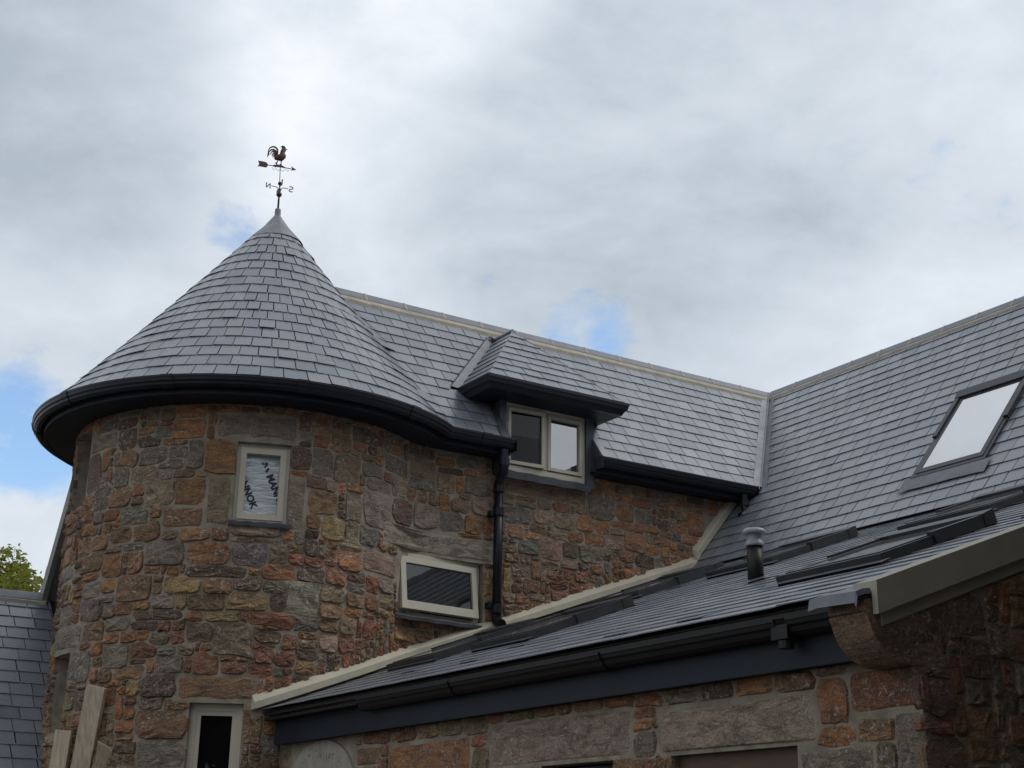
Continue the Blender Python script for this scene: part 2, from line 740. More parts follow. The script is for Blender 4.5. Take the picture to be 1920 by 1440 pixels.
def stone_piece(rect, surf, rng, col, rough=1., gap=.007, bulge=None):
    u0_, v0_, u1_, v1_ = rect
    u0_ += gap
    u1_ -= gap
    v0_ += gap
    v1_ -= gap
    w_, h_ = u1_ - u0_, v1_ - v0_
    if w_ < .02 or h_ < .018:
        return None
    md = min(w_, h_)
    j = md * .2 * min(1, rough)
    cs = [(u0_ + rng.uniform(0, j), v0_ + rng.uniform(0, j)), (u1_ - rng.uniform(0, j), v0_ + rng.uniform(0, j)), (u1_ - rng.uniform(0, j), v1_ - rng.uniform(0, j)), (u0_ + rng.uniform(0, j), v1_ - rng.uniform(0, j))]
    pts = []
    for i in range(4):
        a, c, d = cs[i - 1], cs[i], cs[(i + 1) % 4]
        k = rng.uniform(.08, .42) * md * min(1, rough)

        def to(p_, q, k):
            L = math.hypot(q[0] - p_[0], q[1] - p_[1])
            return (p_[0] + (q[0] - p_[0]) * k / L, p_[1] + (q[1] - p_[1]) * k / L)
        p1, p3 = to(c, a, k), to(c, d, k * rng.uniform(.7, 1.5))
        mx, my = (p1[0] + p3[0]) / 2, (p1[1] + p3[1]) / 2
        pts += [p1, (mx + (c[0] - mx) * .38, my + (c[1] - my) * .38), p3]
        e = to(d, c, md * .3)
        f = rng.uniform(.35, .65)
        pts.append((p3[0] + (e[0] - p3[0]) * f + rng.uniform(-1, 1) * .022 * md, p3[1] + (e[1] - p3[1]) * f + rng.uniform(-1, 1) * .03 * md))
    n = len(pts)
    if rough > .6:
        ra = rng.gauss(0, rad(3.5))
        um_, vm_ = (u0_ + u1_) / 2, (v0_ + v1_) / 2
        pts = [(um_ + (x - um_) * math.cos(ra) - (y - vm_) * math.sin(ra), vm_ + (x - um_) * math.sin(ra) + (y - vm_) * math.cos(ra)) for x, y in pts]
    cu, cv = sum(p_[0] for p_ in pts) / n, sum(p_[1] for p_ in pts) / n
    pr = bulge if bulge is not None else rng.uniform(.004, .02) * rough + .004
    tu, tv = rng.uniform(-.012, .012) * rough, rng.uniform(-.016, .012) * rough
    vs = []
    ins = .009 / (md / 2)
    for k, (sc_, off, am) in enumerate(((1.02, -.03, 0), (1.0, 0., .001), (1 - ins, pr * .75, .002), (.66, pr, .006), (.3, pr * 1.1, .006))):
        for p_ in pts:
            x, y = cu + (p_[0] - cu) * sc_, cv + (p_[1] - cv) * sc_
            o = off + rng.uniform(-am, am) * rough
            if k >= 2:
                o += tu * (x - cu) / w_ * 2 + tv * (y - cv) / h_ * 2
                o = max(o, .001)
            vs.append(surf(x, y, o))
    vs.append(surf(cu, cv, pr * 1.1))
    fs = []
    for k in range(4):
        for i in range(n):
            fs.append((k * n + i, k * n + (i + 1) % n, (k + 1) * n + (i + 1) % n, (k + 1) * n + i))
    for i in range(n):
        fs.append((4 * n + i, 4 * n + (i + 1) % n, 5 * n))
    f_ = rng.uniform(.82, 1.16)
    col = tuple(min(.8, x * f_ * rng.uniform(.94, 1.06)) for x in col)
    return vs, fs, col


def fill_wall(u0_, v0_, u1_, v1_, fixed, blocked, keep, rng, cell=.02, wr=(.10, .34), hr=(.07, .19), mix='OOOOBBBBBGGGRRRTTDDPY'):
    """fixed: [(rect, colour)], blocked: [rect]; free ground is packed with random blocks"""
    nu, nv = int((u1_ - u0_) / cell) + 1, int((v1_ - v0_) / cell) + 1
    occ = [[0] * nu for _ in range(nv)]
    for j in range(nv):
        for i in range(nu):
            if not keep(u0_ + (i + .5) * cell, v0_ + (j + .5) * cell):
                occ[j][i] = 1

    def mark(r, val=1):
        n_ = k_ = 0
        cells = []
        for j in range(max(0, int((r[1] - v0_) / cell + .5)), min(nv, int((r[3] - v0_) / cell + .5))):
            for i in range(max(0, int((r[0] - u0_) / cell + .5)), min(nu, int((r[2] - u0_) / cell + .5))):
                n_ += 1
                k_ += occ[j][i]
                cells.append((j, i))
        return n_, k_, cells
    for r in blocked:
        for j, i in mark(r)[2]:
            occ[j][i] = 1
    res = []
    for r, c in fixed:
        n_, k_, cells = mark(r)
        if n_ == 0 or k_ > .32 * n_:
            continue
        for j, i in cells:
            occ[j][i] = 1
        res.append((r, c))
    for j in range(nv):
        i = 0
        while i < nu:
            if occ[j][i]:
                i += 1
                continue
            wt = int(rng.uniform(*wr) ** 1 / cell)
            ht = int(rng.uniform(*hr) / cell)
            if rng.random() < .25:
                wt, ht = int(wt * .55) + 1, int(ht * .6) + 1
            if rng.random() < .1:
                wt, ht = int(wt * 1.3), int(ht * 1.35)
            wt, ht = max(3, wt), max(3, ht)
            a = 0
            while a < wt and i + a < nu and not occ[j][i + a]:
                a += 1
            h_ = 0
            while h_ < ht and j + h_ < nv and all(not occ[j + h_][i + q] for q in range(a)):
                h_ += 1
            rest = 0                                  # do not leave slivers on the right
            while i + a + rest < nu and rest < 3 and not occ[j][i + a + rest]:
                rest += 1
            if rest < 3 and all(not occ[j + y][i + a + x] for y in range(h_) for x in range(rest)):
                a += rest
            for y in range(h_):
                for x in range(a):
                    occ[j + y][i + x] = 1
            if a >= 3 and h_ >= 3:
                res.append(((u0_ + i * cell, v0_ + j * cell, u0_ + (i + a) * cell, v0_ + (j + h_) * cell), SC[rng.choice(mix)]))
            i += a
    return res


def grow_stones(lay, u0_, v0_, u1_, v1_, blocked, keep, surf, rng, rough_of, cell=.0125, reach=.08, gap=.0045):
    """let every block swell into the free joints around it, then trace each one's outline"""
    nu, nv = int((u1_ - u0_) / cell) + 1, int((v1_ - v0_) / cell) + 1
    lab = [-1] * (nu * nv)
    for j in range(nv):
        for i in range(nu):
            if not keep(u0_ + (i + .5) * cell, v0_ + (j + .5) * cell):
                lab[j * nu + i] = -2

    def cells(r):
        for j in range(max(0, int((r[1] - v0_) / cell + .5)), min(nv, int((r[3] - v0_) / cell + .5))):
            for i in range(max(0, int((r[0] - u0_) / cell + .5)), min(nu, int((r[2] - u0_) / cell + .5))):
                yield j * nu + i
    for r in blocked:
        for c in cells(r):
            lab[c] = -2
    heap = []
    dressed = set()
    for k, (r, c) in enumerate(lay):
        w_, h_ = r[2] - r[0], r[3] - r[1]
        if w_ * h_ > .05 and max(w_, h_) > 1.9 * min(w_, h_):
            dressed.add(k)
        for q in cells(r):
            if lab[q] == -1:
                lab[q] = k
                heap.append((0., q, k))
    heapq.heapify(heap)
    while heap:
        d, q, k = heapq.heappop(heap)
        if lab[q] != k or d > reach or (k in dressed and d > .012):
            continue
        i, j = q % nu, q // nu
        for di, dj in ((1, 0), (-1, 0), (0, 1), (0, -1)):
            if 0 <= i + di < nu and 0 <= j + dj < nv:
                p_ = q + di + dj * nu
                if lab[p_] == -1:
                    lab[p_] = k
                    heapq.heappush(heap, (d + cell * rng.uniform(.5, 1.6), p_, k))
    out = []
    for k, (r, c) in enumerate(lay):
        if k in dressed:
            pc = stone_piece(r, surf, rng, c, .4, gap=.006)
            if pc:
                out.append((pc, r))
            continue
        cu, cv = (r[0] + r[2]) / 2, (r[1] + r[3]) / 2
        hw_, hh_ = (r[2] - r[0]) / 2, (r[3] - r[1]) / 2
        per = []
        for x, y in ((-1, -1), (-.5, -1.04), (0, -1.05), (.5, -1.04), (1, -1), (1.04, -.4), (1.04, .35), (1, 1), (.5, 1.04), (0, 1.05), (-.5, 1.04), (-1, 1), (-1.04, .4), (-1.04, -.35)):
            per.append((x * hw_, y * hh_))
        pts = []
        for x, y in per:
            l = math.hypot(x, y)
            dx, dy = x / l, y / l
            t = 0.
            while t < .6:
                i, j = int((cu + dx * t - u0_) / cell), int((cv + dy * t - v0_) / cell)
                if not (0 <= i < nu and 0 <= j < nv) or (lab[j * nu + i] != k and t > min(hw_, hh_) * .6):
                    break
                t += cell * .4
            t = max(.012, t - gap * rng.uniform(.8, 1.5))
            t = min(t, l + reach * .8)
            pts.append((cu + dx * t, cv + dy * t))
        # soften the corners now and then
        n = len(pts)
        pts = [(cu + (x - cu) * f_, cv + (y - cv) * f_) for (x, y), f_ in zip(pts, [rng.uniform(.93, 1.03) for _ in pts])]
        for q in (0, 4, 7, 11):
            f = rng.choice((0., .1, .3, .6)) * rng.uniform(.6, 1.2)
            a_, c_ = pts[q - 1], pts[(q + 1) % n]
            mx, my = (a_[0] + c_[0]) / 2, (a_[1] + c_[1]) / 2
            pts[q] = (pts[q][0] + (mx - pts[q][0]) * f, pts[q][1] + (my - pts[q][1]) * f)
        pc = outline_stone(pts, surf, rng, c, rough_of(r))
        if pc:
            out.append((pc, r))
    return out


def outline_stone(pts, surf, rng, col, rough):
    n = len(pts)
    us_, vs_ = [p_[0] for p_ in pts], [p_[1] for p_ in pts]
    w_, h_ = max(us_) - min(us_), max(vs_) - min(vs_)
    md = min(w_, h_)
    if md < .025:
        return None
    cu, cv = sum(us_) / n, sum(vs_) / n
    pr = rng.uniform(.003, .014) * rough + .003
    tu, tv = rng.uniform(-.010, .010) * rough, rng.uniform(-.014, .008) * rough
    ins = min(.35, .0055 / (md / 2))
    vs = []
    for k, (sc_, off, am) in enumerate(((1.03, -.03, 0), (1.0, .0, .001), (1 - ins, pr * .8, .0025), (.6, pr * 1.1, .008))):
        for p_ in pts:
            jt = rng.uniform(-.14, .14) if k == 3 else 0
            x, y = cu + (p_[0] - cu) * (sc_ + jt), cv + (p_[1] - cv) * (sc_ + jt)
            o = off + rng.uniform(-am, am) * rough
            if k >= 2:
                o = max(.001, o + tu * (x - cu) / w_ * 2 + tv * (y - cv) / h_ * 2)
            vs.append(surf(x, y, o))
    vs.append(surf(cu + rng.uniform(-.1, .1) * w_, cv + rng.uniform(-.1, .1) * h_, pr * 1.1 + rng.uniform(-.004, .008) * rough))
    fs = [(k * n + i, k * n + (i + 1) % n, (k + 1) * n + (i + 1) % n, (k + 1) * n + i) for k in range(3) for i in range(n)]
    fs += [(3 * n + i, 3 * n + (i + 1) % n, 4 * n) for i in range(n)]
    f_ = rng.uniform(.7, 1.25)
    return vs, fs, tuple(min(.8, x * f_ * rng.uniform(.93, 1.07)) for x in col)


def core(name, surf, us, vs_, holes, depth, mat, parent, keep=None):
    """wall face behind the stones with window openings and their reveals"""
    us = sorted(set(round(x, 4) for x in us))
    vs_ = sorted(set(round(x, 4) for x in vs_))
    m_ = MB()
    idx = {}

    def vid(i, j):
        if (i, j) not in idx:
            idx[i, j] = len(m_.v)
            m_.v.append(surf(us[i], vs_[j], 0.))
        return idx[i, j]
    for i in range(len(us) - 1):
        for j in range(len(vs_) - 1):
            cu, cv = (us[i] + us[i + 1]) / 2, (vs_[j] + vs_[j + 1]) / 2
            if any(h[0] < cu < h[2] and h[1] < cv < h[3] for h in holes) or (keep and not keep(cu, cv)):
                continue
            m_.f.append((vid(i, j), vid(i + 1, j), vid(i + 1, j + 1), vid(i, j + 1)))
    for a, c, d, e in holes:
        uu = [a + (d - a) * q / 6 for q in range(7)]
        m_.sweep([[surf(x, c, 0.) for x in uu], [surf(x, c, -depth) for x in uu]])
        m_.sweep([[surf(x, e, 0.) for x in uu], [surf(x, e, -depth) for x in uu]])
        m_.sweep([[surf(a, c, 0.), surf(a, e, 0.)], [surf(a, c, -depth), surf(a, e, -depth)]])
        m_.sweep([[surf(d, c, 0.), surf(d, e, 0.)], [surf(d, c, -depth), surf(d, e, -depth)]])
    return m_.build(name, mat, parent)


# hand-placed stones: per view offset x, y and scale, then "x0 y0 x1 y1 colour"
def parse(ox, oy, s, txt):
    o = []
    for ln in txt.replace('\n', ';').split(';'):
        q = ln.split()
        if len(q) == 5:
            x0_, y0_, x1_, y1_ = map(float, q[:4])
            o.append((ox + x0_ * s, oy + y0_ * s, ox + x1_ * s, oy + y1_ * s, q[4]))
    return o


STONES = parse(40, 720, .3125, """585 205 695 265 D;595 270 692 388 D;755 230 815 258 O;708 262 790 305 O;845 225 905 248 R;800 268 905 322 G;912 208 1102 328 O
1090 205 1165 235 R;1118 250 1158 325 R;705 315 838 378 D;855 330 990 372 O;715 365 875 480 G;888 378 1000 448 G;555 410 705 490 B;815 455 965 508 G
430 300 575 400 G;405 410 480 640 D;488 400 530 515 O;515 515 545 585 R;545 510 640 610 G;665 500 830 600 T;478 545 525 615 G;1000 340 1098 500 G;1100 350 1275 525 O;1105 550 1255 850 T
1175 180 1665 335 G;1618 375 1740 520 D;1595 560 1705 880 G;1745 390 1870 560 G;1705 555 1830 630 D;1720 640 1890 785 B;910 520 1040 560 D;740 590 915 735 T;930 565 1100 715 O
660 605 755 680 O;525 635 655 745 B;440 630 540 760 G;385 675 435 750 O;290 700 385 790 P;380 770 430 830 R;500 750 580 825 R;440 765 500 840 G;770 745 835 800 O;600 735 760 845 G;845 735 1095 860 B
560 800 605 860 O;485 830 545 895 B;680 815 835 945 B;380 845 460 915 O;545 860 665 960 B;840 880 930 935 T;955 870 1130 945 O;1148 870 1230 935 R;1255 845 1545 920 P;1260 922 1560 952 P;1570 900 1640 955 O
420 920 520 1005 B;350 930 415 1040 B;490 975 600 1010 P;620 960 735 1005 G;740 945 975 1090 G;1000 950 1245 1090 O;1255 955 1470 1090 U;1490 980 1590 1075 T;1600 1015 1690 1080 R;1690 1040 1810 1085 R
370 1020 485 1130 B;490 1030 610 1155 O;640 1005 725 1145 O;730 1100 840 1140 O;870 1105 950 1140 O;980 1100 1360 1165 D;1430 1090 1640 1180 O;1650 1110 1820 1190 D
230 1010 300 1110 O;245 1110 310 1190 U;315 1110 365 1190 G;385 1140 460 1180 O;380 1185 475 1285 G;480 1175 560 1250 O;565 1155 780 1305 B;790 1200 850 1245 T;850 1155 1075 1250 Y;1085 1165 1255 1265 B
1280 1150 1440 1230 D;1455 1180 1585 1255 G;1590 1195 1780 1390 L;475 1265 560 1300 G;680 1310 770 1350 O;790 1270 915 1350 G;920 1255 985 1350 Y;990 1270 1220 1360 B;1225 1258 1480 1360 Y;1484 1270 1590 1350 D
355 1290 470 1420 G;570 1310 660 1380 R;490 1335 550 1410 P;680 1360 960 1420 D;990 1368 1088 1425 O;1094 1368 1310 1420 Y;1370 1380 1640 1450 R""")
STONES += parse(0, 990, .3125, """1770 545 1895 620 G;500 570 625 680 B;635 540 775 620 G;785 560 950 610 D;960 505 1110 605 D;1115 575 1270 685 D;1275 575 1510 765 T;1520 620 1680 690 D;1690 650 1790 720 R
310 590 488 735 G;625 630 710 695 O;720 615 810 695 O;820 612 895 660 O;895 640 1005 700 T;1030 620 1110 680 R;470 680 540 725 R;545 690 610 770 O;620 700 775 840 G;780 700 935 780 R;940 710 1045 765 G;1060 700 1165 760 T
1200 700 1275 745 R;560 775 612 840 B;415 750 530 940 G;885 780 920 875 O;930 770 1100 870 G;1110 775 1150 860 R;1155 755 1310 880 R;1545 720 1640 800 R;1650 750 1770 840 R;585 850 660 930 B;685 820 865 905 B
1335 805 1470 870 R;1480 830 1640 890 R;1765 800 1880 880 B;460 925 520 965 O;625 925 730 955 O;850 885 1045 1015 D;760 925 820 1010 Y;1060 882 1530 1035 B;740 1070 800 1145 O;685 1160 800 1235 O;815 1090 1110 1270 B;815 1275 1100 1440 G
445 975 520 1100 G;1465 1050 1560 1300 B;275 1220 355 1310 P;360 1225 420 1400 T;430 1110 515 1200 R""")
STONES += parse(600, 800, .3125, """375 640 1035 775 K;0 545 140 680 Y;160 570 230 670 T;232 600 340 720 U;345 645 370 710 O;50 685 110 740 O;100 745 245 870 O;250 745 455 890 P;80 170 238 330 T;0 150 75 320 G;60 110 130 150 O;205 100 285 155 R
330 180 380 225 O;245 230 378 300 G;385 180 530 290 G;535 200 690 310 T;690 185 810 245 O;815 190 950 250 G;700 290 815 400 T;815 305 860 390 O;865 310 1020 410 G;520 370 580 430 O;150 400 250 580 G;270 400 420 610 G;430 440 555 600 D
560 470 715 605 G;715 515 855 620 U;870 535 965 645 O;970 550 1030 650 R;910 440 1030 530 P;780 440 900 520 P;1105 320 1600 440 P;1170 450 1300 485 T;1090 490 1265 580 U;1280 500 1395 580 P;1400 520 1530 610 T;1545 535 1640 625 O
1645 570 1740 645 O;1120 590 1225 670 O;1250 590 1360 640 B;1390 622 1480 680 P;1490 642 1580 685 O;1585 645 1710 720 O;1720 655 1820 740 P;1190 680 1320 770 U;1330 685 1450 800 P;1455 700 1540 790 D;1550 725 1690 820 G;1785 745 1890 820 O
1145 825 1260 905 P;1320 810 1430 865 T;1440 800 1545 855 P;980 850 1030 990 Y;1095 840 1140 990 Y;1150 940 1210 1000 R;1215 920 1310 1000 R;1360 870 1460 920 O;1520 865 1610 920 R;1620 830 1690 890 R;1490 940 1590 1000 R;1380 980 1490 1050 R
1100 1070 1230 1130 B;1165 1015 1250 1065 O;1260 1005 1340 1050 P;345 900 440 1010 G;350 1012 436 1100 T;270 1000 343 1100 R;150 1095 250 1140 O;0 1060 130 1150 B;250 1155 330 1280 R;120 1150 215 1240 T;440 1205 560 1290 Y
210 1285 300 1320 R;0 1240 100 1360 P;112 1260 205 1350 R;565 1225 680 1280 Y;690 1245 780 1290 P""")
STONES += parse(1000, 800, .2639, """390 515 580 660 G;592 555 710 680 O;715 590 845 690 G;640 490 690 540 O;420 400 500 500 O;880 660 960 730 D;1005 680 1090 765 O;715 700 780 740 O;795 710 895 755 O;910 752 985 790 O;990 770 1050 820 U;1060 785 1185 840 O
520 775 640 870 O;650 770 800 890 B;850 785 950 850 B;815 852 890 920 O;910 868 965 935 O;970 835 1020 885 O;605 895 715 970 R;720 920 860 1005 D;985 918 1025 980 Y;1030 890 1110 940 O;640 1005 710 1075 O""")
SILL_STONES = ('1105 320',)

rngS = random.Random(11)
# window openings on tower and main wall: u0, v0, u1, v1
W_FOIL = px_rect(440, 830, 543, 980)
_a = wall_pix(166, 880)
_b, _c = wall_pix(160, 812)[1], wall_pix(160, 945)[1]
W_WEST = (_a[0] - .44, _c, _a[0], _b)
_a = wall_pix(123, 1300)
_b, _c = wall_pix(125, 1225)[1], wall_pix(118, 1370)[1]
W_WESTLOW = (_a[0] - .44, _c, _a[0], _b)
_a = px_rect(350, 1318, 453, 1440)
W_GROUND = (_a[0], 1.35, _a[2], _a[3])
_a = px_rect(743, 1046, 906, 1165)
W_MAIN = (_a[0], _a[1], _a[2], _a[3])
HOLES = [W_FOIL, W_WEST, W_WESTLOW, W_GROUND, W_MAIN]
U_END = u_of_x(10.6)


def keep_wall(u, v):
    q = wall_at(u, v)
    if v > 5.36:
        return False
    if q.x > 4.4 and q.y < 11.01 and u > 2.5 and v < zC(q.x) + .12 and (q.x > 4.64 or (q.x > 4.4 and v > zC(q.x) - .04)):
        return False
    if q.x > xB(v) + .05:
        return False
    return True


fixed = []
for x0_, y0_, x1_, y1_, c in STONES:
    r = px_rect(x0_, y0_, x1_, y1_)
    if r and r[2] > r[0] + .02 and r[3] > r[1] + .02:
        fixed.append((r, SC[c]))
lay = fill_wall(0.3, 1.1, U_END, 5.36, fixed, HOLES, keep_wall, rngS)

tower = thing('round_tower', 'round rubble stone tower with a conical slate roof and dark curved gutter', 'tower', (CX, CY, 0))
house = thing('main_wing', 'rubble stone house wing with steep slate roof between the tower and the valley', 'house', (8.0, 12.0, 0))

allu = [wallS[-1][3] * i / 150 for i in range(151)] + [U_TOWER] + [x for h in HOLES for x in (h[0], h[2])] + [u_of_x(6.70), u_of_x(8.0), U_END]
allv = [0, .6, 1.1] + [1.2 + .2 * i for i in range(21)] + [5.1, 5.3] + [x for h in HOLES for x in (h[1], h[3])]
tw = core('wall', wall_at, [u for u in allu if u <= U_TOWER], allv, [h for h in HOLES if h[2] <= U_TOWER], .22, 'mortar', tower)
mw = core('wall', wall_at, [u for u in allu if u >= U_TOWER], allv, [h for h in HOLES if h[2] > U_TOWER], .22, 'mortar', house)
tp, mpz = [], []
for pc, r in grow_stones(lay, .3, 1.1, U_END, 5.36, HOLES, keep_wall, wall_at, rngS, lambda r: .8 if r[1] > 4.5 else 1.3):
    (tp if (r[0] + r[2]) / 2 < U_TOWER else mpz).append(pc)
emit(tp, 'stone', 'stone', tw, 'small_stones')
emit(mpz, 'stone', 'stone', mw, 'small_stones')


# ------------------------------------------------------------------ windows
def quad_frame(o, t, up, n, x0_, y0_, x1_, y1_, bw, d0, d1, bws=None):
    """rectangular frame of four bars in the plane o,t,up; thickness from d0 to d1 along n"""
    bl, br, bb, bt = bws or (bw, bw, bw, bw)
    m_ = MB()

    def bar(a, c, d, e):
        m_.box(o + t * a + up * c + n * d0, t * (d - a), n * (d1 - d0), up * (e - c))
    bar(x0_, y0_, x0_ + bl, y1_)
    bar(x1_ - br, y0_, x1_, y1_)
    bar(x0_ + bl, y0_, x1_ - br, y0_ + bb)
    bar(x0_ + bl, y1_ - bt, x1_ - br, y1_)
    return m_


def slab(o, t, up, n, x0_, y0_, x1_, y1_, d0, d1):
    return MB().box(o + t * x0_ + up * y0_ + n * d0, t * (x1_ - x0_), n * (d1 - d0), up * (y1_ - y0_))


UZ = V((0, 0, 1))


def opening(hole, inset):
    um = (hole[0] + hole[2]) / 2
    a, c = wall_at(hole[0], hole[1]), wall_at(hole[2], hole[1])
    t = (c - a).normalized()
    n = V((t.y, -t.x, 0))
    w_ = (c - a).length
    return (a + c) / 2 - n * inset, t, n, w_, hole[3] - hole[1]


def sill_lead(o, t, n, w_, out, parent, mat='dark_lead', z0=-.03, over=.03):
    rows = []
    for i in range(13):
        x = -w_ / 2 - over + (w_ + 2 * over) * i / 12
        wob = .004 * math.sin(i * 2.1)
        rows.append([o + t * x + n * q + UZ * (zz + wob) for q, zz in ((-.02, .012), (out, .002), (out + .018, -.012), (out + .014, z0 - .012), (out - .004, z0 - .008), (-.02, z0))])
    MB().sweep(rows, True).build('sill', mat, parent)


# foil window
o, t, n, w_, h_ = opening(W_FOIL, .05)
fr = quad_frame(o, t, UZ, n, -w_ / 2, 0, w_ / 2, h_, .035, -.06, .0).build('window', 'putty_paint', tower)
quad_frame(o, t, UZ, n, -w_ / 2 + .035, .035, w_ / 2 - .035, h_ - .035, .05, -.05, .012).build('sash', 'putty_paint', fr)
slab(o, t, UZ, n, -w_ / 2 + .03, .03, w_ / 2 - .03, h_ - .03, -.075, -.055).build('insulation_board', 'foil', fr)
sill_lead(o, t, n, w_, .085, fr)


def text_mesh(txt, size, o, tx, ty, n, name, mat, parent, depth=.0015, weight=.012):
    cu = bpy.data.curves.new(name, 'FONT')
    cu.body = txt
    cu.size = size
    cu.extrude = depth
    cu.offset = weight * size
    cu.space_character = 1.02
    ob = bpy.data.objects.new(name, cu)
    COL.objects.link(ob)
    bpy.context.view_layer.update()
    me = bpy.data.meshes.new_from_object(ob.evaluated_get(bpy.context.evaluated_depsgraph_get()))
    vs = [o + tx * v.co.x + ty * v.co.y + n * (v.co.z + depth) for v in me.vertices]
    fs = [tuple(p_.vertices) for p_ in me.polygons]
    bpy.data.objects.remove(ob)
    bpy.data.curves.remove(cu)
    bpy.data.meshes.remove(me)
    return mk(name, vs, fs, mat, parent)


def win_pt(px, py, o, n, d):
    """picture point on the plane of a window, d metres out along n"""
    dd = ray(px, py)
    q = o + n * d
    return CAM + dd * ((q - CAM).dot(n) / dd.dot(n))


fo = -.0548


def foil_dir(p0, p1):
    a, c = win_pt(400 + p0[0] / 6.857, 800 + p0[1] / 6.857, o, n, fo), win_pt(400 + p1[0] / 6.857, 800 + p1[1] / 6.857, o, n, fo)
    return a, (c - a).normalized()


a, d = foil_dir((683, 632), (762, 835))
ty = n.cross(d)
text_mesh('MANN', .08, a, d, ty, n, 'lettering', 'ink', fr, weight=.045)
a, d = foil_dir((322, 640), (440, 940))
ty = n.cross(d)
text_mesh('ANNOK', .08, a, d, ty, n, 'lettering', 'ink', fr, weight=.045)
lg = MB()                                            # two slanted strokes and a small corner piece
for quad in (((615, 465), (640, 460), (665, 490), (640, 495)), ((660, 465), (695, 460), (708, 490), (672, 535), (650, 525), (668, 492)), ((702, 525), (725, 545), (690, 595), (662, 580))):
    lg.prism([win_pt(400 + x / 6.857, 800 + y / 6.857, o, n, fo) for x, y in quad], n * .0015)
lg.build('logo', 'ink', fr)

# narrow windows on the west side of the tower, ground-floor window
for hole, pm in ((W_WEST, 'pane_dark'), (W_WESTLOW, 'pane_dark'), (W_GROUND, 'pane_dark')):
    o, t, n, w_, h_ = opening(hole, .07 if hole is W_GROUND else .14)
    fr = quad_frame(o, t, UZ, n, -w_ / 2, 0, w_ / 2, h_, .055, -.06, .0).build('window', 'putty_paint', tower)
    quad_frame(o, t, UZ, n, -w_ / 2 + .055, .055, w_ / 2 - .055, h_ - .055, .035, -.05, -.008).build('sash', 'putty_paint', fr)
    slab(o, t, UZ, n, -w_ / 2 + .04, .04, w_ / 2 - .04, h_ - .04, -.045, -.035).build('pane', pm, fr)
    sill_lead(o, t, n, w_, .11, fr)

# main-wall window: top-hung sash standing a little open
o, t, n, w_, h_ = opening(W_MAIN, .07)
fr = quad_frame(o, t, UZ, n, -w_ / 2, 0, w_ / 2, h_, .055, -.07, .0, (.055, .055, .05, .05)).build('window', 'putty_paint', house)
ang = rad(7)
up2 = UZ * math.cos(ang) - n * math.sin(ang)
n2_ = n * math.cos(ang) + UZ * math.sin(ang)
ot = o + UZ * (h_ - .045) + n * .012
hh = h_ - .10
sx = w_ / 2 - .06
up2 = UZ * math.cos(ang) - n * math.sin(ang)           # hinge on top: the foot of the sash swings out
of = ot - up2 * hh
nn2 = (n * math.cos(ang) + UZ * math.sin(ang))
quad_frame(of, t, up2, nn2, -sx, 0, sx, hh, .06, -.035, .02, (.055, .055, .075, .055)).build('sash', 'putty_paint', fr)
slab(of, t, up2, nn2, -sx + .04, .05, sx - .04, hh - .04, -.012, -.002).build('pane', 'pane_mid', fr)
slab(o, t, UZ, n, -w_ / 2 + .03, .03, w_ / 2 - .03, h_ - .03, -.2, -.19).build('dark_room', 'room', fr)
sill_lead(o, t, n, w_, .10, fr)

# ------------------------------------------------------------------ tower roof and main roof
rngR = random.Random(5)


def prof(z):
    t = (z - ZE) / (ZA - ZE)
    return RE * ((1 - t) - .07 * t * (1 - t))


def cxz(z):
    return CX + .055 * (z - ZE) / (ZA - ZE)


def rho(z):
    t = (z - ZE) / (ZR - ZE)
    if t < .3:
        return .14 + .9 * t
    return max(.03, .41 - .55 * (t - .3))


def roof_path(z):
    if z < ZR - .02:
        P = fillet_path(cxz(z), CY, prof(z), yA(z), rho(z), rad(120), 11.0)
        if P:
            return P
    return (cxz(z), CY, prof(z), 0.01, 0, 0, rad(120), rad(395), 0, 0)


def roof_pt(P, s, z):
    q, nn = path_pt(P, s)
    sl = math.atan2(ZA - ZE, RE) if s < 2 else math.atan(TA)
    n = V((nn.x * math.sin(sl), nn.y * math.sin(sl), math.cos(sl)))
    return V((q.x, q.y, z)), n


Z_CAP = 7.52
courses = []
z = ZE
while z < Z_CAP - .02:
    courses.append(z)
    z += DZ
troof = MB()
rows = []
for i in range(40):
    z = ZE - .01 + (ZA - ZE + .01) * i / 39
    P = roof_path(min(z, ZA - .01))
    row = []
    full = P[8] == 0
    for k in range(49):
        q, nn = roof_pt(P, (k / 48) * (1 if full else 2), z)
        row.append(q - nn * .022)
    rows.append(row)
troof.sweep(rows)
tr = troof.build('roof', 'underlay', tower)


def slate_solid(bl, br, tr_, tl, n, lift=.013, th=.006):
    """a thin plate: tail corners bl, br stand off by lift, head corners tl, tr lie close"""
    hd = .002
    lo = [bl + n * (lift - th), br + n * (lift - th), tr_ + n * (hd - th), tl + n * (hd - th)]
    hi = [bl + n * lift, br + n * lift, tr_ + n * hd, tl + n * hd]
    return lo + hi, [(3, 2, 1, 0), (4, 5, 6, 7), (0, 1, 5, 4), (1, 2, 6, 5), (2, 3, 7, 6), (3, 0, 4, 7)], None


def poly_solid(pts, n, zlo, zhi, lift=.013, th=.006, up=2):
    """slate of any outline; height share between tail and head decides how far it stands off"""
    k = len(pts)

    def lf(q, s):
        return q[0] + n * (lift + (.002 - lift) * min(1, max(0, q[1])) - s)
    vs = [lf(q, th) for q in pts] + [lf(q, 0) for q in pts]
    return vs, [tuple(reversed(range(k))), tuple(range(k, 2 * k))] + [(i, (i + 1) % k, k + (i + 1) % k, k + i) for i in range(k)], None


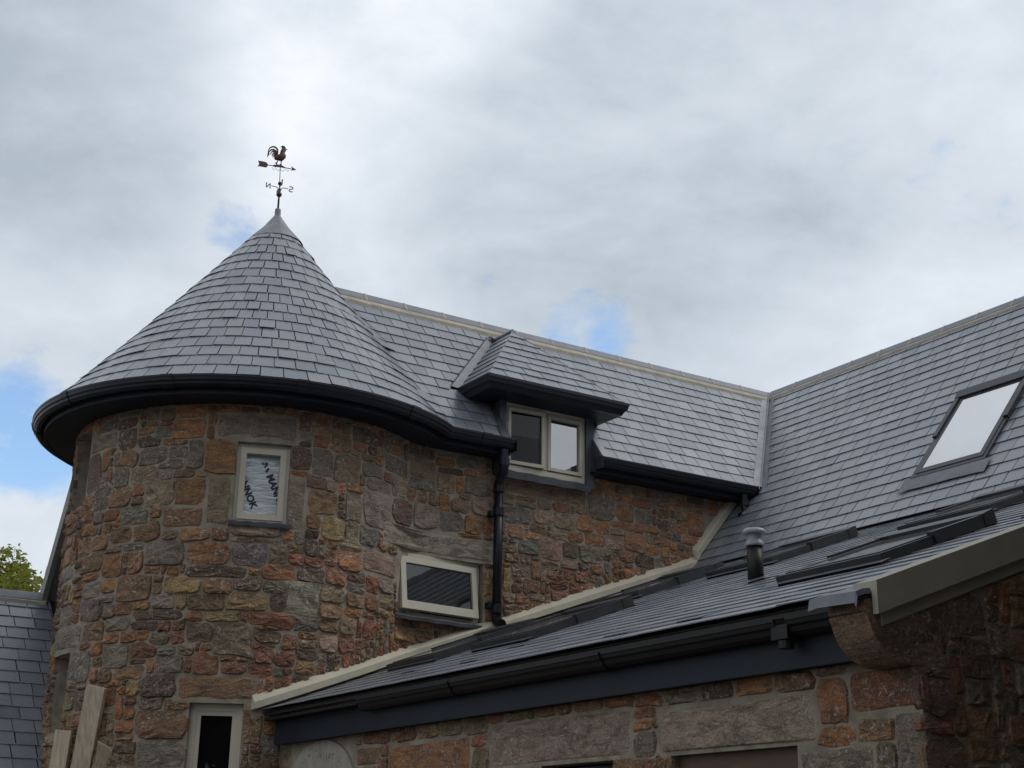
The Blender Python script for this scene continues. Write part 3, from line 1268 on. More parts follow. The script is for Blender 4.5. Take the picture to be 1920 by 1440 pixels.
tpieces = []
nb = 62
for ci, z in enumerate(courses):
    zt = min(z + DZ, Z_CAP + .02) + .018
    P, Q = roof_path(z), roof_path(zt)
    full = P[8] == 0
    # plates per turn: halves where plates would get too narrow
    if ci < 9:
        cnt = nb
    elif ci < 15:
        cnt = nb // 2 + 1
    else:
        cnt = nb // 4 + 1
    wth = 2 * math.pi / cnt
    phase = (.5 * (ci % 2) + rngR.uniform(-.12, .12)) * wth
    th0, th1 = P[6], P[7]
    edges = []
    a = th0 - wth + phase
    while a < th1:
        if a > th0:
            edges.append(a + rngR.uniform(-.04, .04) * wth)
        a += wth * (1 + rngR.uniform(-.05, .05))
    ss = [(e - th0) / (th1 - th0) for e in edges]
    if not full:                                     # carry the plates round the hollow of the swept valley
        nf = max(1, round(P[3] * 1.0 / .19))
        if ss and 1 - ss[-1] < .35 * wth / (th1 - th0):
            ss.pop()
        ss += [1 + i / nf for i in range(nf + 1)]
    lastz = z

    def head(s):
        if s <= 1:
            aa = th0 + (th1 - th0) * s
            if Q[8] == 0 or aa <= Q[7]:
                return roof_pt(Q, (aa - Q[6]) / (Q[7] - Q[6]), zt)[0]
            return roof_pt(Q, 1., zt)[0]
        return roof_pt(Q, s if Q[8] else 1., zt)[0]
    for s0, s1 in zip(ss[:-1], ss[1:]):
        if full and s1 > 1:
            continue
        (bl, na), (br, nb_) = roof_pt(P, s0, z), roof_pt(P, s1, z)
        tl, tr2 = head(s0), head(s1)
        n = (na + nb_).normalized()
        e = (br - bl).normalized() * (.0042 * rngR.uniform(.5, 1.3))
        dz_ = V((0, 0, rngR.uniform(-.003, .003)))
        lift = .0105 + rngR.uniform(0, .003) + (.006 if rngR.random() < .07 else 0)
        tpieces.append(slate_solid(bl + e + dz_, br - e + dz_ + V((0, 0, rngR.uniform(-.003, .003))), tr2 - e, tl + e, n, lift))
emit(tpieces, 'slate', 'slate', tr, 'narrow_slates')

# lead cap
MB().lathe((CX + .055, CY, 0), [(prof(Z_CAP - .035) + .018, Z_CAP - .035), (prof(Z_CAP) + .018, Z_CAP + .0), (.14, 7.645), (.07, 7.745), (.032, 7.80), (.03, 7.87), (.022, 7.88)], 22).build('lead_cap', 'lead', tower)

# main roof: dormer gap and valley on the right
DX0, DX1 = 6.80, 7.87                                 # cheeks of the dormer
DLX, DRX, DEZ, DEY = 6.49, 8.06, 5.945, 10.60         # dormer eaves
DCX = (DLX + DRX) / 2
DAY, DAZ = 11.447, 6.80                               # hip point of the dormer
DRY = yA(DAZ)                                         # where its ridge meets the main roof


def a_pt(x, z):
    return V((x, yA(z), z))


NA = V((0, -math.sin(math.atan(TA)), math.cos(math.atan(TA))))
NBv = V((-math.sin(rad(50.1)), 0, math.cos(rad(50.1))))
NCv = V((-math.sin(math.atan(TC)), 0, math.cos(math.atan(TC))))
LEADW = .085


def x_valley(z):
    return xB(z)


hroof = MB()
for (xa, xb_, za, zb) in ((5.3, DX0, ZE, ZR), (DX0, DX1, DEZ + .05, ZR), (DX1, 0, ZE, ZR)):
    r1 = [a_pt(xa, za) - NA * .02, a_pt(xb_ or x_valley(za), za) - NA * .02]
    r2 = [a_pt(xa, zb) - NA * .02, a_pt(xb_ or x_valley(zb), zb) - NA * .02]
    hroof.sweep([r1, r2])
yb = 2 * 11.98 - YE
hroof.add([(4.95, 11.98, ZR - .02), (x_valley(ZR), 11.98, ZR - .02), (x_valley(ZR), 14.4, ZR - 2.42 * TA), (4.95, 14.4, ZR - 2.42 * TA)], [(0, 1, 2, 3)])
hr = hroof.build('roof', 'underlay', house)

apieces = []
for ci, z in enumerate(courses):
    if z > ZR - .05:
        break
    zt = min(z + DZ + .018, ZR - .01)
    P, Q = roof_path(z), roof_path(zt)
    xl0 = P[4]
    xl1 = Q[4] if Q[8] else xl0
    # bounds of this course as straight lines in (x, z)
    ivs = []
    if zt < DEZ + .06:
        ivs = [('L', DX0), (DX1, 'R')]
    elif z < DAZ + .02:
        ivs = [('L', 'DL'), ('DR', 'R')]
    else:
        ivs = [('L', 'R')]
    for a, c in ivs:
        x = (xl0 if a == 'L' else (a if not isinstance(a, str) else DCX + .02)) - (0 if a == 'L' else .19 * rngR.random())
        xe = c if not isinstance(c, str) else (x_valley(zt) if c == 'R' else DCX)
        first = True
        if a == 'L':
            x = xl0
            nxt = x + .19 * (.45 + .55 * rngR.random())
        else:
            nxt = x + .19
        while x < xe:
            g_ = .0042 * rngR.uniform(.5, 1.3)
            tl = xl1 if (first and a == 'L') else x
            poly = [(x + g_, z), (nxt - g_, z), (nxt - g_, zt), (tl + g_, zt)]
            if c == 'R':
                k = 1 / TB
                poly = clip(poly, 1, -k, KX - KZ * k - LEADW)
            elif c == 'DL':
                k = (DCX - DLX) / (DAZ - DEZ)
                poly = clip(poly, 1, -k, DLX - DEZ * k - .10)
            else:
                poly = clip(poly, 1, 0, c)
            if a == 'DR':
                k = (DCX - DRX) / (DAZ - DEZ)
                poly = clip(poly, -1, k, -(DRX - DEZ * k) - .02)
            elif a != 'L':
                poly = clip(poly, -1, 0, -a)
            if len(poly) >= 3:
                ar = sum(poly[i - 1][0] * poly[i][1] - poly[i][0] * poly[i - 1][1] for i in range(len(poly))) / 2
                if abs(ar) > .0012:
                    jz = rngR.uniform(-.003, .003)
                    pts = [(a_pt(q[0], q[1] + (jz if q[1] - z < .01 else 0)), (q[1] - z) / (zt - z)) for q in poly]
                    apieces.append(poly_solid(pts, NA, z, zt, .0105 + rngR.uniform(0, .003)))
            x = nxt
            nxt = x + .19 * rngR.uniform(.94, 1.06)
            first = False
emit(apieces, 'slate', 'slate', hr, 'far_slates')


# ridge tiles with mortar joints and bedding
def ridge(parent, a, c, side, s1, s2, n_tiles, wing=.105, bed=.085):
    """a->c ridge line; s1/s2: down-slope unit vectors of both sides"""
    a, c = V(a), V(c)
    d = (c - a).normalized()
    L = (c - a).length / n_tiles
    top = V((0, 0, .035))
    for i in range(n_tiles):
        m_ = MB()
        p0, p1 = a + d * (L * i + .008) + top, a + d * (L * (i + 1) - .008) + top
        sec = [s1 * wing, V((0, 0, 0)), s2 * wing, s2 * wing - V((0, 0, .018)), V((0, 0, -.02)), s1 * wing - V((0, 0, .018))]
        m_.sweep([[p0 + q for q in sec], [p1 + q for q in sec]], True).build('ridge_tile', 'ridge_tile', parent)
        q0, q1 = p1 - d * .004, p1 + d * .020
        sec2 = [s1 * (wing + .006) + V((0, 0, .004)), V((0, 0, .006)), s2 * (wing + .006) + V((0, 0, .004)), s2 * wing - V((0, 0, .02)), V((0, 0, -.02)), s1 * wing - V((0, 0, .02))]
        MB().sweep([[q0 + q for q in sec2], [q1 + q for q in sec2]], True).build('mortar_joint', 'lime_mortar', parent)
    m_ = MB()
    rows = []
    for i in range(n_tiles * 3 + 1):
        p0 = a + d * (L * i / 3) + top
        wv = rngR.uniform(-.006, .008)
        rows.append([p0 + s1 * (wing - .012) - V((0, 0, .012)), p0 + s1 * (wing + bed + wv) + V((0, 0, .004)), p0 + s1 * (wing + bed + wv) - V((0, 0, .07)), p0 + s2 * (wing + bed) - V((0, 0, .07)), p0 + s2 * (wing + bed) - V((0, 0, .028)), p0 + s2 * (wing - .012) - V((0, 0, .012))])
    m_.sweep(rows, True).build('ridge_mortar', 'lime_mortar', parent)


cA = math.atan(TA)
ridge(hr, (5.36, 11.98, ZR), (xB(ZR), 11.98, ZR), 0, V((0, -math.cos(cA), -math.sin(cA))), V((0, math.cos(cA), -math.sin(cA))), 13)

# valley lead between main roof and side wing
m_ = MB()
rows = []
for i in range(14):
    z = ZE - .04 + (ZR - .04 - ZE + .04) * i / 13
    c = V((xB(z), yA(z), z))
    k = .004 if i % 5 == 2 else 0
    rows.append([a_pt(xB(z) - LEADW - .03, z) + NA * (.010 + k), c + V((-.018, -.018, .012)), c + V((-.004, -.004, .04 + k)), c + V((.006, -.016, .04 + k)), c + V((.004, -.026, .012)), V((xB(z), yA(z) - LEADW - .03, z)) + NBv * (.010 + k)])
m_.sweep(rows)
m_.build('valley_flashing', 'lead', house)


# gutters, fascia and soffit along the eaves
def eave_run(parent, pts, gut, fas, sof):
    """pts: (point on slate edge, outward normal)"""
    gp = [(-.035, -.012), (-.035, -.085), (-.012, -.118), (.022, -.122), (.046, -.098), (.05, -.075), (.062, -.062), (.066, -.03), (.070, -.028), (.070, -.006), (.060, -.006), (.056, -.055), (.036, -.105), (-.01, -.108), (-.028, -.08), (-.028, -.012)]
    if gut:
        MB().sweep([[q + n * a + UZ * (c * .84 - .008) for a, c in gp] for q, n in pts], True).build('gutter', 'navy_metal', parent)
    if gut:
        for i in range(6, len(pts) - 3, 22):
            MB().sweep([[q + n * (a * 1.07 + .002) + UZ * (c * .9 - .006) for a, c in gp] for q, n in pts[i:i + 3]], True).build('gutter_union', 'navy_metal', parent)
    if fas:
        fp = [(-.045, -.01), (-.045, -.15), (-.07, -.15), (-.07, -.01)]
        MB().sweep([[q + n * a + UZ * c for a, c in fp] for q, n in pts], True).build('fascia', 'navy_board', parent)
    if sof:
        sp = [(-.071, -.13), (-.071, -.143), (-.36, -.143), (-.36, -.13)]
        MB().sweep([[q + n * a + UZ * c for a, c in sp] for q, n in pts], True).build('soffit', 'navy_board', parent)


Pe = roof_path(ZE)
ev = [(s, V((q.x, q.y, ZE)), nn) for s, q, nn, L in sample(Pe, .05)]
eave_run(tower, [(q, nn) for s, q, nn in ev if s <= 2.0], 1, 1, 1)
eave_run(house, [(q, nn) for s, q, nn in ev if s >= 2.0 and q.x < DX0 - .03] + [(V((DX0 + .04, YE, ZE)), V((0, -1, 0)))], 1, 1, 1)
eave_run(house, [(V((x, YE, ZE)), V((0, -1, 0))) for x in (DX1 - .03, 8.5, 9.2, 9.86)], 1, 1, 1)
m_ = MB().aabb(DX0 + .035, YE - .075, ZE - .13, DX0 + .045, YE + .04, ZE - .01)
m_.aabb(DX1 - .04, YE - .075, ZE - .13, DX1 - .03, YE + .04, ZE - .01).aabb(9.855, YE - .075, ZE - .13, 9.865, YE + .04, ZE - .01)
m_.build('gutter_stop_end', 'navy_metal', house)

# verge of the rear outshot, seen past the left side of the tower
sl = rad(56.1)
d = V((0, math.cos(sl), -math.sin(sl)))
pp = V((0, math.sin(sl), math.cos(sl)))
p0 = V((3.46, 13.05, 5.475))
MB().box(p0, d * 3.6, V((.05, 0, 0)), pp * -.13).build('barge_board', 'olive_board', house)
MB().box(p0 + V((.05, 0, 0)) - pp * .02, d * 3.6, V((1.4, 0, 0)), pp * -.05).build('rear_slates', 'slate', house)
MB().aabb(3.62, 13.1, 0, 4.8, 14.6, 2.9).build('rear_wall', 'mortar', house)

# ------------------------------------------------------------------ dormer
dorm = thing('dormer', 'hipped slate dormer with a cream two-light window set in the main roof', 'dormer', (DCX, WY, 5.2))
FY = 10.90
hip = V((DCX, DAY, DAZ))
rend = V((DCX, DRY, DAZ))
fl, frr = V((DLX, DEY, DEZ)), V((DRX, DEY, DEZ))
bl_, br_ = V((DLX, yA(DEZ) + .02, DEZ)), V((DRX, yA(DEZ) + .02, DEZ))
dz0 = V((0, 0, -.02))
m_ = MB()
m_.add([fl + dz0, frr + dz0, hip + dz0], [(0, 1, 2)])
m_.add([bl_ + dz0, fl + dz0, hip + dz0, rend + dz0], [(0, 1, 2, 3)])
m_.add([frr + dz0, br_ + dz0, rend + dz0, hip + dz0], [(0, 1, 2, 3)])
droof = m_.build('roof', 'underlay', dorm)


def plane_slates(o, ea, eb, a0, a1, L, ncourse, wth, clips, rng, n=None, skip=None, lift=.0105):
    """o corner, ea along the eave, eb up the slope; clips: list of half-planes in (a, b)"""
    n = n or ea.cross(eb).normalized()
    g_ = L / ncourse
    res = []
    for k in range(ncourse):
        b0_, b1_ = k * g_, min(L, (k + 1) * g_ + .022)
        x = a0 - wth * (.5 * (k % 2) + rng.uniform(0, .3))
        while x < a1:
            w2 = wth * rng.uniform(.93, 1.07)
            gq = .0045 * rng.uniform(.5, 1.3)
            poly = [(x + gq, b0_), (x + w2 - gq, b0_), (x + w2 - gq, b1_), (x + gq, b1_)]
            x += w2
            poly = clip(clip(poly, -1, 0, -a0), 1, 0, a1)
            for c in clips:
                if len(poly) < 3:
                    break
                poly = clip(poly, *c)
            if len(poly) < 3:
                continue
            ar = abs(sum(poly[i - 1][0] * poly[i][1] - poly[i][0] * poly[i - 1][1] for i in range(len(poly))) / 2)
            if ar < .001:
                continue
            if skip and all(skip(*q) for q in poly):
                continue
            jb = rng.uniform(-.003, .003)
            pts = [(o + ea * q[0] + eb * (q[1] + (jb if q[1] - b0_ < .005 else 0)), (q[1] - b0_) / (b1_ - b0_)) for q in poly]
            res.append(poly_solid(pts, n, 0, 0, lift + rng.uniform(0, .003)))
    return res


rngD = random.Random(8)
dp = []
# front hip
wF = DRX - DLX
eb = (hip - V((DCX, DEY, DEZ)))
LF = eb.length
eb.normalize()
k = (wF / 2) / LF
dp += plane_slates(fl, V((1, 0, 0)), eb, -.01, wF + .01, LF, 8, .21, [(-1, k, .012), (1, k, wF + .012)], rngD)
# left and right slopes
for sx_, c0 in ((-1, fl), (1, frr)):
    base_ = V((DLX if sx_ < 0 else DRX, DEY, DEZ))
    up_ = V((DCX, DEY, DAZ)) - base_
    LS = up_.length
    up_.normalize()
    k1 = (DAY - DEY) / LS
    yend0, yend1 = yA(DEZ) - DEY, DRY - DEY
    k2 = (yend1 - yend0) / LS
    nn = V((0, 1, 0)).cross(up_)
    if nn.z < 0:
        nn = -nn
    dp += plane_slates(base_, V((0, 1, 0)), up_, -.01, 1.5, LS, 8, .21, [(-1, k1, .012), (1, -k2, yend0 + .01)], rngD, n=nn.normalized())
for i, pc in enumerate(dp):
    mk('slate', pc[0], pc[1], 'slate', droof)
# hip rolls are slate mitres; lead saddle on the crown and valley leads
MB().tube([hip + V((0, 0, .012)), rend + V((0, .03, .012))], .022, 8).build('ridge_lead', 'lead', dorm)
kx = (DCX - DLX)
rows = []
for i in range(8):
    f = i / 7
    z = DEZ - .01 + (DAZ - DEZ + .03) * f
    xv = DLX + kx * (z - DEZ) / (DAZ - DEZ)
    rows.append([a_pt(xv - .115, z) + NA * .03, a_pt(xv - .10, z) + NA * .018, a_pt(xv, z) + NA * .008, a_pt(xv + .06, z) + NA * .05])
MB().sweep(rows).build('valley_flashing', 'grey_lead', dorm)
rows = []
for i in range(8):
    f = i / 7
    z = DEZ - .01 + (DAZ - DEZ + .03) * f
    xv = DRX - kx * (z - DEZ) / (DAZ - DEZ)
    rows.append([a_pt(xv + .05, z) + NA * .018, a_pt(xv, z) + NA * .008, a_pt(xv - .06, z) + NA * .05])
MB().sweep(rows).build('valley_flashing', 'grey_lead', dorm)
# box gutter round the dormer eaves and its soffit
zt_, zb_ = DEZ - .005, DEZ - .125
ring = [(DLX, yA(DEZ) + .0), (DLX, DEY), (DRX, DEY), (DRX, yA(DEZ) + .0)]


def ring_at(off, z):
    return [V((ring[0][0] - off, ring[0][1], z)), V((ring[1][0] - off, ring[1][1] - off, z)), V((ring[2][0] + off, ring[2][1] - off, z)), V((ring[3][0] + off, ring[3][1], z))]


gp = [(-.03, -.006), (-.03, -.13), (-.012, -.13), (.0, -.105), (.012, -.088), (.030, -.075), (.036, -.04), (.042, -.035), (.042, -.008), (.03, -.008), (.02, -.05), (-.015, -.09), (-.022, -.006)]
secs = [ring_at(a, DEZ + c) for a, c in gp]
MB().sweep([[s[i] for s in secs] for i in range(4)], True).build('gutter', 'navy_metal', dorm)
MB().aabb(DLX + .03, DEY + .03, DEZ - .13, DRX - .03, FY + .1, DEZ - .11).aabb(DLX + .03, FY + .1, DEZ - .13, DX0 + .02, 11.2, DEZ - .11).aabb(DX1 - .02, FY + .1, DEZ - .13, DRX - .03, 11.2, DEZ - .11).build('soffit', 'navy_board', dorm)
# cheeks
WZ0, WZ1 = 5.115, DEZ - .125
for xa, xb_ in ((DX0 - .02, DX0 + .055), (DX1 - .075, DX1 + .02)):
    pr = [(FY - .03, WZ0 - .02), (FY - .03, WZ1 + .01), (11.25, WZ1 + .01), (11.25, WZ0 + .3), (WY + .02, WZ0 - .02)]
    MB().prism([(xa, y, z) for y, z in pr], (xb_ - xa, 0, 0)).build('cheek', 'dark_lead', dorm)
# standing seam on the left cheek front, lead edges of the cut roof
MB().aabb(DX0 - .026, FY + .06, WZ0 + .2, DX0 - .02, FY + .075, WZ1).build('seam', 'dark_lead', dorm)
for xa, sg in ((DX0, -1), (DX1, 1)):
    e0, e1 = a_pt(xa, ZE - .012), a_pt(xa, 5.80)
    MB().sweep([[e0 + V((sg * .10, 0, 0)) + NA * .019, e0 + NA * .022, e0 - NA * .05], [e1 + V((sg * .05, 0, 0)) + NA * .019, e1 + NA * .022, e1 - NA * .05]]).build('edge_lead', 'lead' if sg > 0 else 'dark_lead', dorm)
    m_ = MB()
    m_.add([a_pt(xa - sg * .004, ZE - .03), a_pt(xa - sg * .004, 5.8), V((xa - sg * .004, FY + .2, 5.5)), V((xa - sg * .004, FY + .12, ZE - .16)), V((xa - sg * .004, YE + .04, ZE - .16))], [(0, 1, 2, 3, 4)])
    m_.build('return_board', 'dark_lead', dorm)
# window
WX0, WX1 = DX0 + .055, DX1 - .075
o = V(((WX0 + WX1) / 2, FY, WZ0 + .02))
t, n = V((1, 0, 0)), V((0, -1, 0))
hw, hh = (WX1 - WX0) / 2, WZ1 - WZ0 - .02
fr = quad_frame(o, t, UZ, n, -hw, 0, hw, hh, .05, -.06, .0, (.032, .032, .06, .045)).build('window', 'putty_paint', dorm)
MB().box(o + t * -.03 + UZ * .07 + n * -.06, t * .06, n * .058, UZ * (hh - .12)).build('mullion', 'putty_paint', fr)
for sg in (-1, 1):
    xa, xb_ = (-hw + .032, -.026) if sg < 0 else (.026, hw - .032)
    if sg < 0:                                       # left light stands slightly open on its left-hand hinge
        ha = rad(4.0)
        tt = t * math.cos(ha) + n * math.sin(ha)
        nn_ = n * math.cos(ha) - t * math.sin(ha)
        oo = o + t * xa + UZ * .07
        quad_frame(oo, tt, UZ, nn_, .002, .002, xb_ - xa - .002, hh - .122, .032, -.045, .012).build('sash', 'putty_paint', fr)
        slab(oo, tt, UZ, nn_, .03, .03, xb_ - xa - .03, hh - .15, -.025, -.015).build('pane', 'pane_dark', fr)
    else:
        oo = o + UZ * .07
        quad_frame(oo, t, UZ, n, xa + .002, .002, xb_ - .002, hh - .122, .032, -.045, .012).build('sash', 'putty_paint', fr)
        slab(oo, t, UZ, n, xa + .03, .03, xb_ - .03, hh - .15, -.025, -.015).build('pane', 'pane', fr)
m_ = MB()
for sx_ in (-hw + .03, hw - .042):
    for zz in (.16, hh - .2):
        m_.box(o + t * sx_ + UZ * zz + n * .0, t * .012, n * .01, UZ * .07)
m_.build('hinge', 'navy_metal', fr)
sill_lead(o - UZ * .005, t, n, 2 * hw + .1, .03, fr, z0=-.065, over=.0)

# ------------------------------------------------------------------ downpipe
dpipe = thing('downpipe', 'dark round rainwater pipe with a swan neck running down the main wall', 'downpipe', (6.83, 10.92, 3.7))
PR = .046
top = V((6.745, YE + .01, ZE - .12))
p1 = top - UZ * .17
p3 = V((6.815, WY - .075, 4.98))
pb_ = V((6.815, WY - .075, zC(6.815) + .16))
MB().tube([top, p1 + UZ * .05], PR).build('outlet', 'navy_metal', dpipe)
bend = [p1 + UZ * .05, p1, p1 + (p3 - p1) * .06 - UZ * .03, p1 + (p3 - p1) * .9 + UZ * .025, p3, p3 - UZ * .05]
MB().tube(bend, PR, 16).build('swan_neck', 'navy_metal', dpipe, smooth=True)
MB().tube([p3, pb_], PR - .003, 16).build('pipe', 'navy_metal', dpipe, smooth=True)
for z in (p3.z - .03, 4.72, pb_.z + .07):
    m_ = MB().lathe((p3.x, p3.y, z), [(PR - .01, -.04), (PR + .006, -.04), (PR + .007, -.03), (PR + .004, -.028), (PR + .004, .028), (PR + .007, .03), (PR + .006, .04), (PR - .01, .04)], 18)
    m_.build('collar', 'navy_metal', dpipe)
m_ = MB().lathe((p1.x, p1.y, p1.z + .05), [(PR - .01, -.035), (PR + .007, -.035), (PR + .007, .035), (PR - .01, .035)], 18)
m_.build('collar', 'navy_metal', dpipe)
for z in (4.70, pb_.z + .10):
    MB().aabb(p3.x - .085, p3.y + .0, z - .025, p3.x - .03, WY + .01, z + .025).build('bracket', 'navy_metal', dpipe)
sh = [pb_ + UZ * .01, pb_ - UZ * .035, pb_ + V((.0, -.06, -.075)), pb_ + V((.0, -.085, -.085))]
MB().tube(sh, [PR, PR + .002, PR + .002, PR + .004], 16, cap=False).tube([pb_ + V((.0, -.065, -.078)), pb_ + V((.0, -.066, -.0785))], PR, 16).build('shoe', 'black_plastic', dpipe)

stub = thing('gutter_outlet', 'short dark outlet pipe under the right end of the main gutter', 'outlet pipe', (9.72, YE, 5.0))
MB().tube([(9.72, YE, ZE - .11), (9.72, YE, ZE - .27)], .038).build('pipe', 'navy_metal', stub)
MB().lathe((9.72, YE, ZE - .2), [(.03, -.03), (.045, -.03), (.045, .03), (.03, .03)], 16).build('collar', 'navy_metal', stub)
MB().tube([(9.72, YE, ZE - .26), (9.71, YE - .01, ZE - .31), (9.66, YE - .02, ZE - .345), (9.64, YE - .022, ZE - .35)], .037, cap=False).build('shoe', 'navy_metal', stub)

# ------------------------------------------------------------------ side wing (steep roof on the right)
wing = thing('side_wing', 'steep slate roof wing coming forward on the right of the valley', 'house', (11.3, 8.0, 0))
wroof = MB()
y0w = 3.4
wroof.add([V((xB(KZ), y0w, KZ)) - NBv * .02, V((xB(KZ), 11.1, KZ)) - NBv * .02, V((xB(ZE), 11.1, ZE)) - NBv * .02, V((xB(ZR), 12.0, ZR)) - NBv * .02, V((xB(ZR), y0w, ZR)) - NBv * .02], [(0, 1, 2, 3, 4)])
wroof.add([(xB(ZR), y0w, ZR - .02), (xB(ZR), 14, ZR - .02), (14.0, 14, ZR - 2.65 * TB), (14.0, y0w, ZR - 2.65 * TB)], [(0, 1, 2, 3)])
wr = wroof.build('roof', 'underlay', wing)
MB().prism([(9.4, y0w + .1, 0), (13.8, y0w + .1, 0), (13.8, y0w + .1, 4.0), (11.3, y0w + .1, 6.9), (9.4, y0w + .1, 4.6)], (0, .3, 0)).build('gable_wall', 'mortar', wing)
ebB = V((math.cos(rad(50.1)), 0, math.sin(rad(50.1))))
LB = (ZR - KZ) / math.sin(rad(50.1)) - .03
# coordinates: a = -(y) so that a grows towards the viewer; b up the slope
oB = V((KX, 0, KZ))
eaB = V((0, -1, 0))


def bz(bb):
    return KZ + bb * math.sin(rad(50.1))


# valley limit: y <= yA(z) - lead  ->  -a <= yA(z)-lead
kz = math.sin(rad(50.1)) / TA
cv_ = YE + (KZ - ZE) / TA - LEADW
SKB = (8.29, 7.47, 9.52, 10.31)                        # skylight on this roof: y far, y near, x low, x high


def skipB(a, bb):
    x = KX + bb * math.cos(rad(50.1))
    return SKB[1] - .03 < -a < SKB[0] + .03 and SKB[2] - .05 < x < SKB[3] + .05


rngB = random.Random(21)
bp_ = []
for sgm in (0, 1):
    bsplit = (ZE - .03 - KZ) / math.sin(rad(50.1))
    clips = [(0, 1, bsplit), (-1, 0, WY - .02)] if sgm == 0 else [(0, -1, -bsplit), (-1, -kz, cv_)]
    rr = random.Random(21)
    bp_ += plane_slates(oB, eaB, ebB, -12.0, -y0w, LB, 21, .2, clips, rr, n=NBv, skip=skipB)
emit(bp_, 'slate', 'slate', wr, 'far_slates')
cB = rad(50.1)
ridge(wr, (xB(ZR), 11.95, ZR), (xB(ZR), y0w, ZR), 0, V((-math.cos(cB), 0, -math.sin(cB))), V((math.cos(cB), 0, -math.sin(cB))), 19, wing=.105, bed=.05)


# ------------------------------------------------------------------ roof windows
def roof_window(name, label, o, ea, eb, n, w_, L, pane_mat, group=None, steep=False):
    """o: lower far corner on the roof, ea across, eb up the slope"""
    th = thing(name, label, 'skylight', o, group)
    f1, f2 = (.022, .044) if steep else (.05, .07)
    # kerb frame and the sash
    m_ = quad_frame(o, ea, eb, n, 0, 0, w_, L, .05, -.02, f1, (.035, .035, .045, .05))
    m_.build('frame', 'skylight_metal', th)
    quad_frame(o, ea, eb, n, .036, .046, w_ - .036, L - .052, .05, .0, f1 + .006, (.052, .052, .06, .05)).build('sash', 'skylight_metal', th)
    slab(o, ea, eb, n, .075, .09, w_ - .075, L - .085,   .0, f1 + .003).build('pane', pane_mat, th)
    # raised covers on the upper half and the hood
    for xa in (-.008, w_ - .042):
        MB().box(o + ea * xa + eb * (L * .46) + n * .0, ea * .05, eb * (L * .54), n * f2).build('side_cover', 'skylight_metal', th)
    MB().hexa([o + ea * -.012 + eb * (L - .09) + n * .0, o + ea * (w_ + .012) + eb * (L - .09), o + ea * (w_ + .012) + eb * (L + .012), o + ea * -.012 + eb * (L + .012),
               o + ea * -.012 + eb * (L - .09) + n * (f2 + .004), o + ea * (w_ + .012) + eb * (L - .09) + n * (f2 + .004), o + ea * (w_ + .012) + eb * (L + .012) + n * (f2 + .014), o + ea * -.012 + eb * (L + .012) + n * (f2 + .014)]).build('hood', 'skylight_metal', th)
    # lead apron below
    rows = []
    for i in range(9):
        x = -.07 + (w_ + .14) * i / 8
        dip = (-.17 if steep else -.06) - (.02 if i in (0, 8) else 0) + .004 * math.sin(i * 1.7)
        rows.append([o + ea * x + eb * dip + n * .012, o + ea * x + eb * (dip + .003) + n * .0145, o + ea * x + n * .018])
    MB().sweep(rows).build('apron', 'grey_lead' if steep else 'dark_lead', th)
    return th


k = 1 / math.cos(rad(50.1))
roof_window('roof_window', 'large bright skylight in the steep side wing roof with pale apron', V((SKB[2], SKB[0], KZ + (SKB[2] - KX) * TB)) + NBv * .01, V((0, -1, 0)), ebB, NBv, SKB[0] - SKB[1], (SKB[3] - SKB[2]) * k, 'pane_sky', steep=True)

# ------------------------------------------------------------------ lean-to with shallow slate roof
lean = thing('lean_to', 'low stone lean-to with a shallow slate roof, navy fascia and cream verges', 'outbuilding', (6.8, 7.0, 0))
YG = 4.10                                             # gable wall face
XF = 4.66                                             # front wall face
ebC = V((math.cos(math.atan(TC)), 0, math.sin(math.atan(TC))))
LC = (KX - EX) / ebC.x
lroof = MB()
lroof.add([V((EX, YG, EZ)) - NCv * .02, V((EX, 10.75, EZ)) - NCv * .02, V((5.4, 10.9, zC(5.4))) - NCv * .02, V((6.3, 11.05, zC(6.3))) - NCv * .02, V((KX + .05, 11.05, zC(KX + .05))) - NCv * .02, V((KX + .05, YG, zC(KX + .05))) - NCv * .02], [(0, 1, 2, 3, 4, 5)])
lr = lroof.build('roof', 'underlay', lean)
SKC = [(5.38, 10.28, 'lowest skylight on the lean-to, next to the tower flashing'), (5.44, 9.06, 'skylight in the lower row of the lean-to, below the downpipe'), (7.08, 9.9, 'skylight in the upper row of the lean-to, by the wall flashing bend'), (5.46, 5.77, 'skylight in the lower row of the lean-to, nearest the cream verge'), (7.36, 6.56, 'skylight in the upper row of the lean-to at the right picture edge'), (7.38, 8.62, 'skylight in the upper row of the lean-to, behind the vent pipe')]
SKW, SKL = .78, .98


def skipC(a, bb):
    x = EX + bb * ebC.x
    for sx_, sy_, _ in SKC:
        if sx_ + .02 < x < sx_ + SKL * ebC.x - .02 and sy_ - SKW + .02 < -a < sy_ - .02:
            return True
    return False


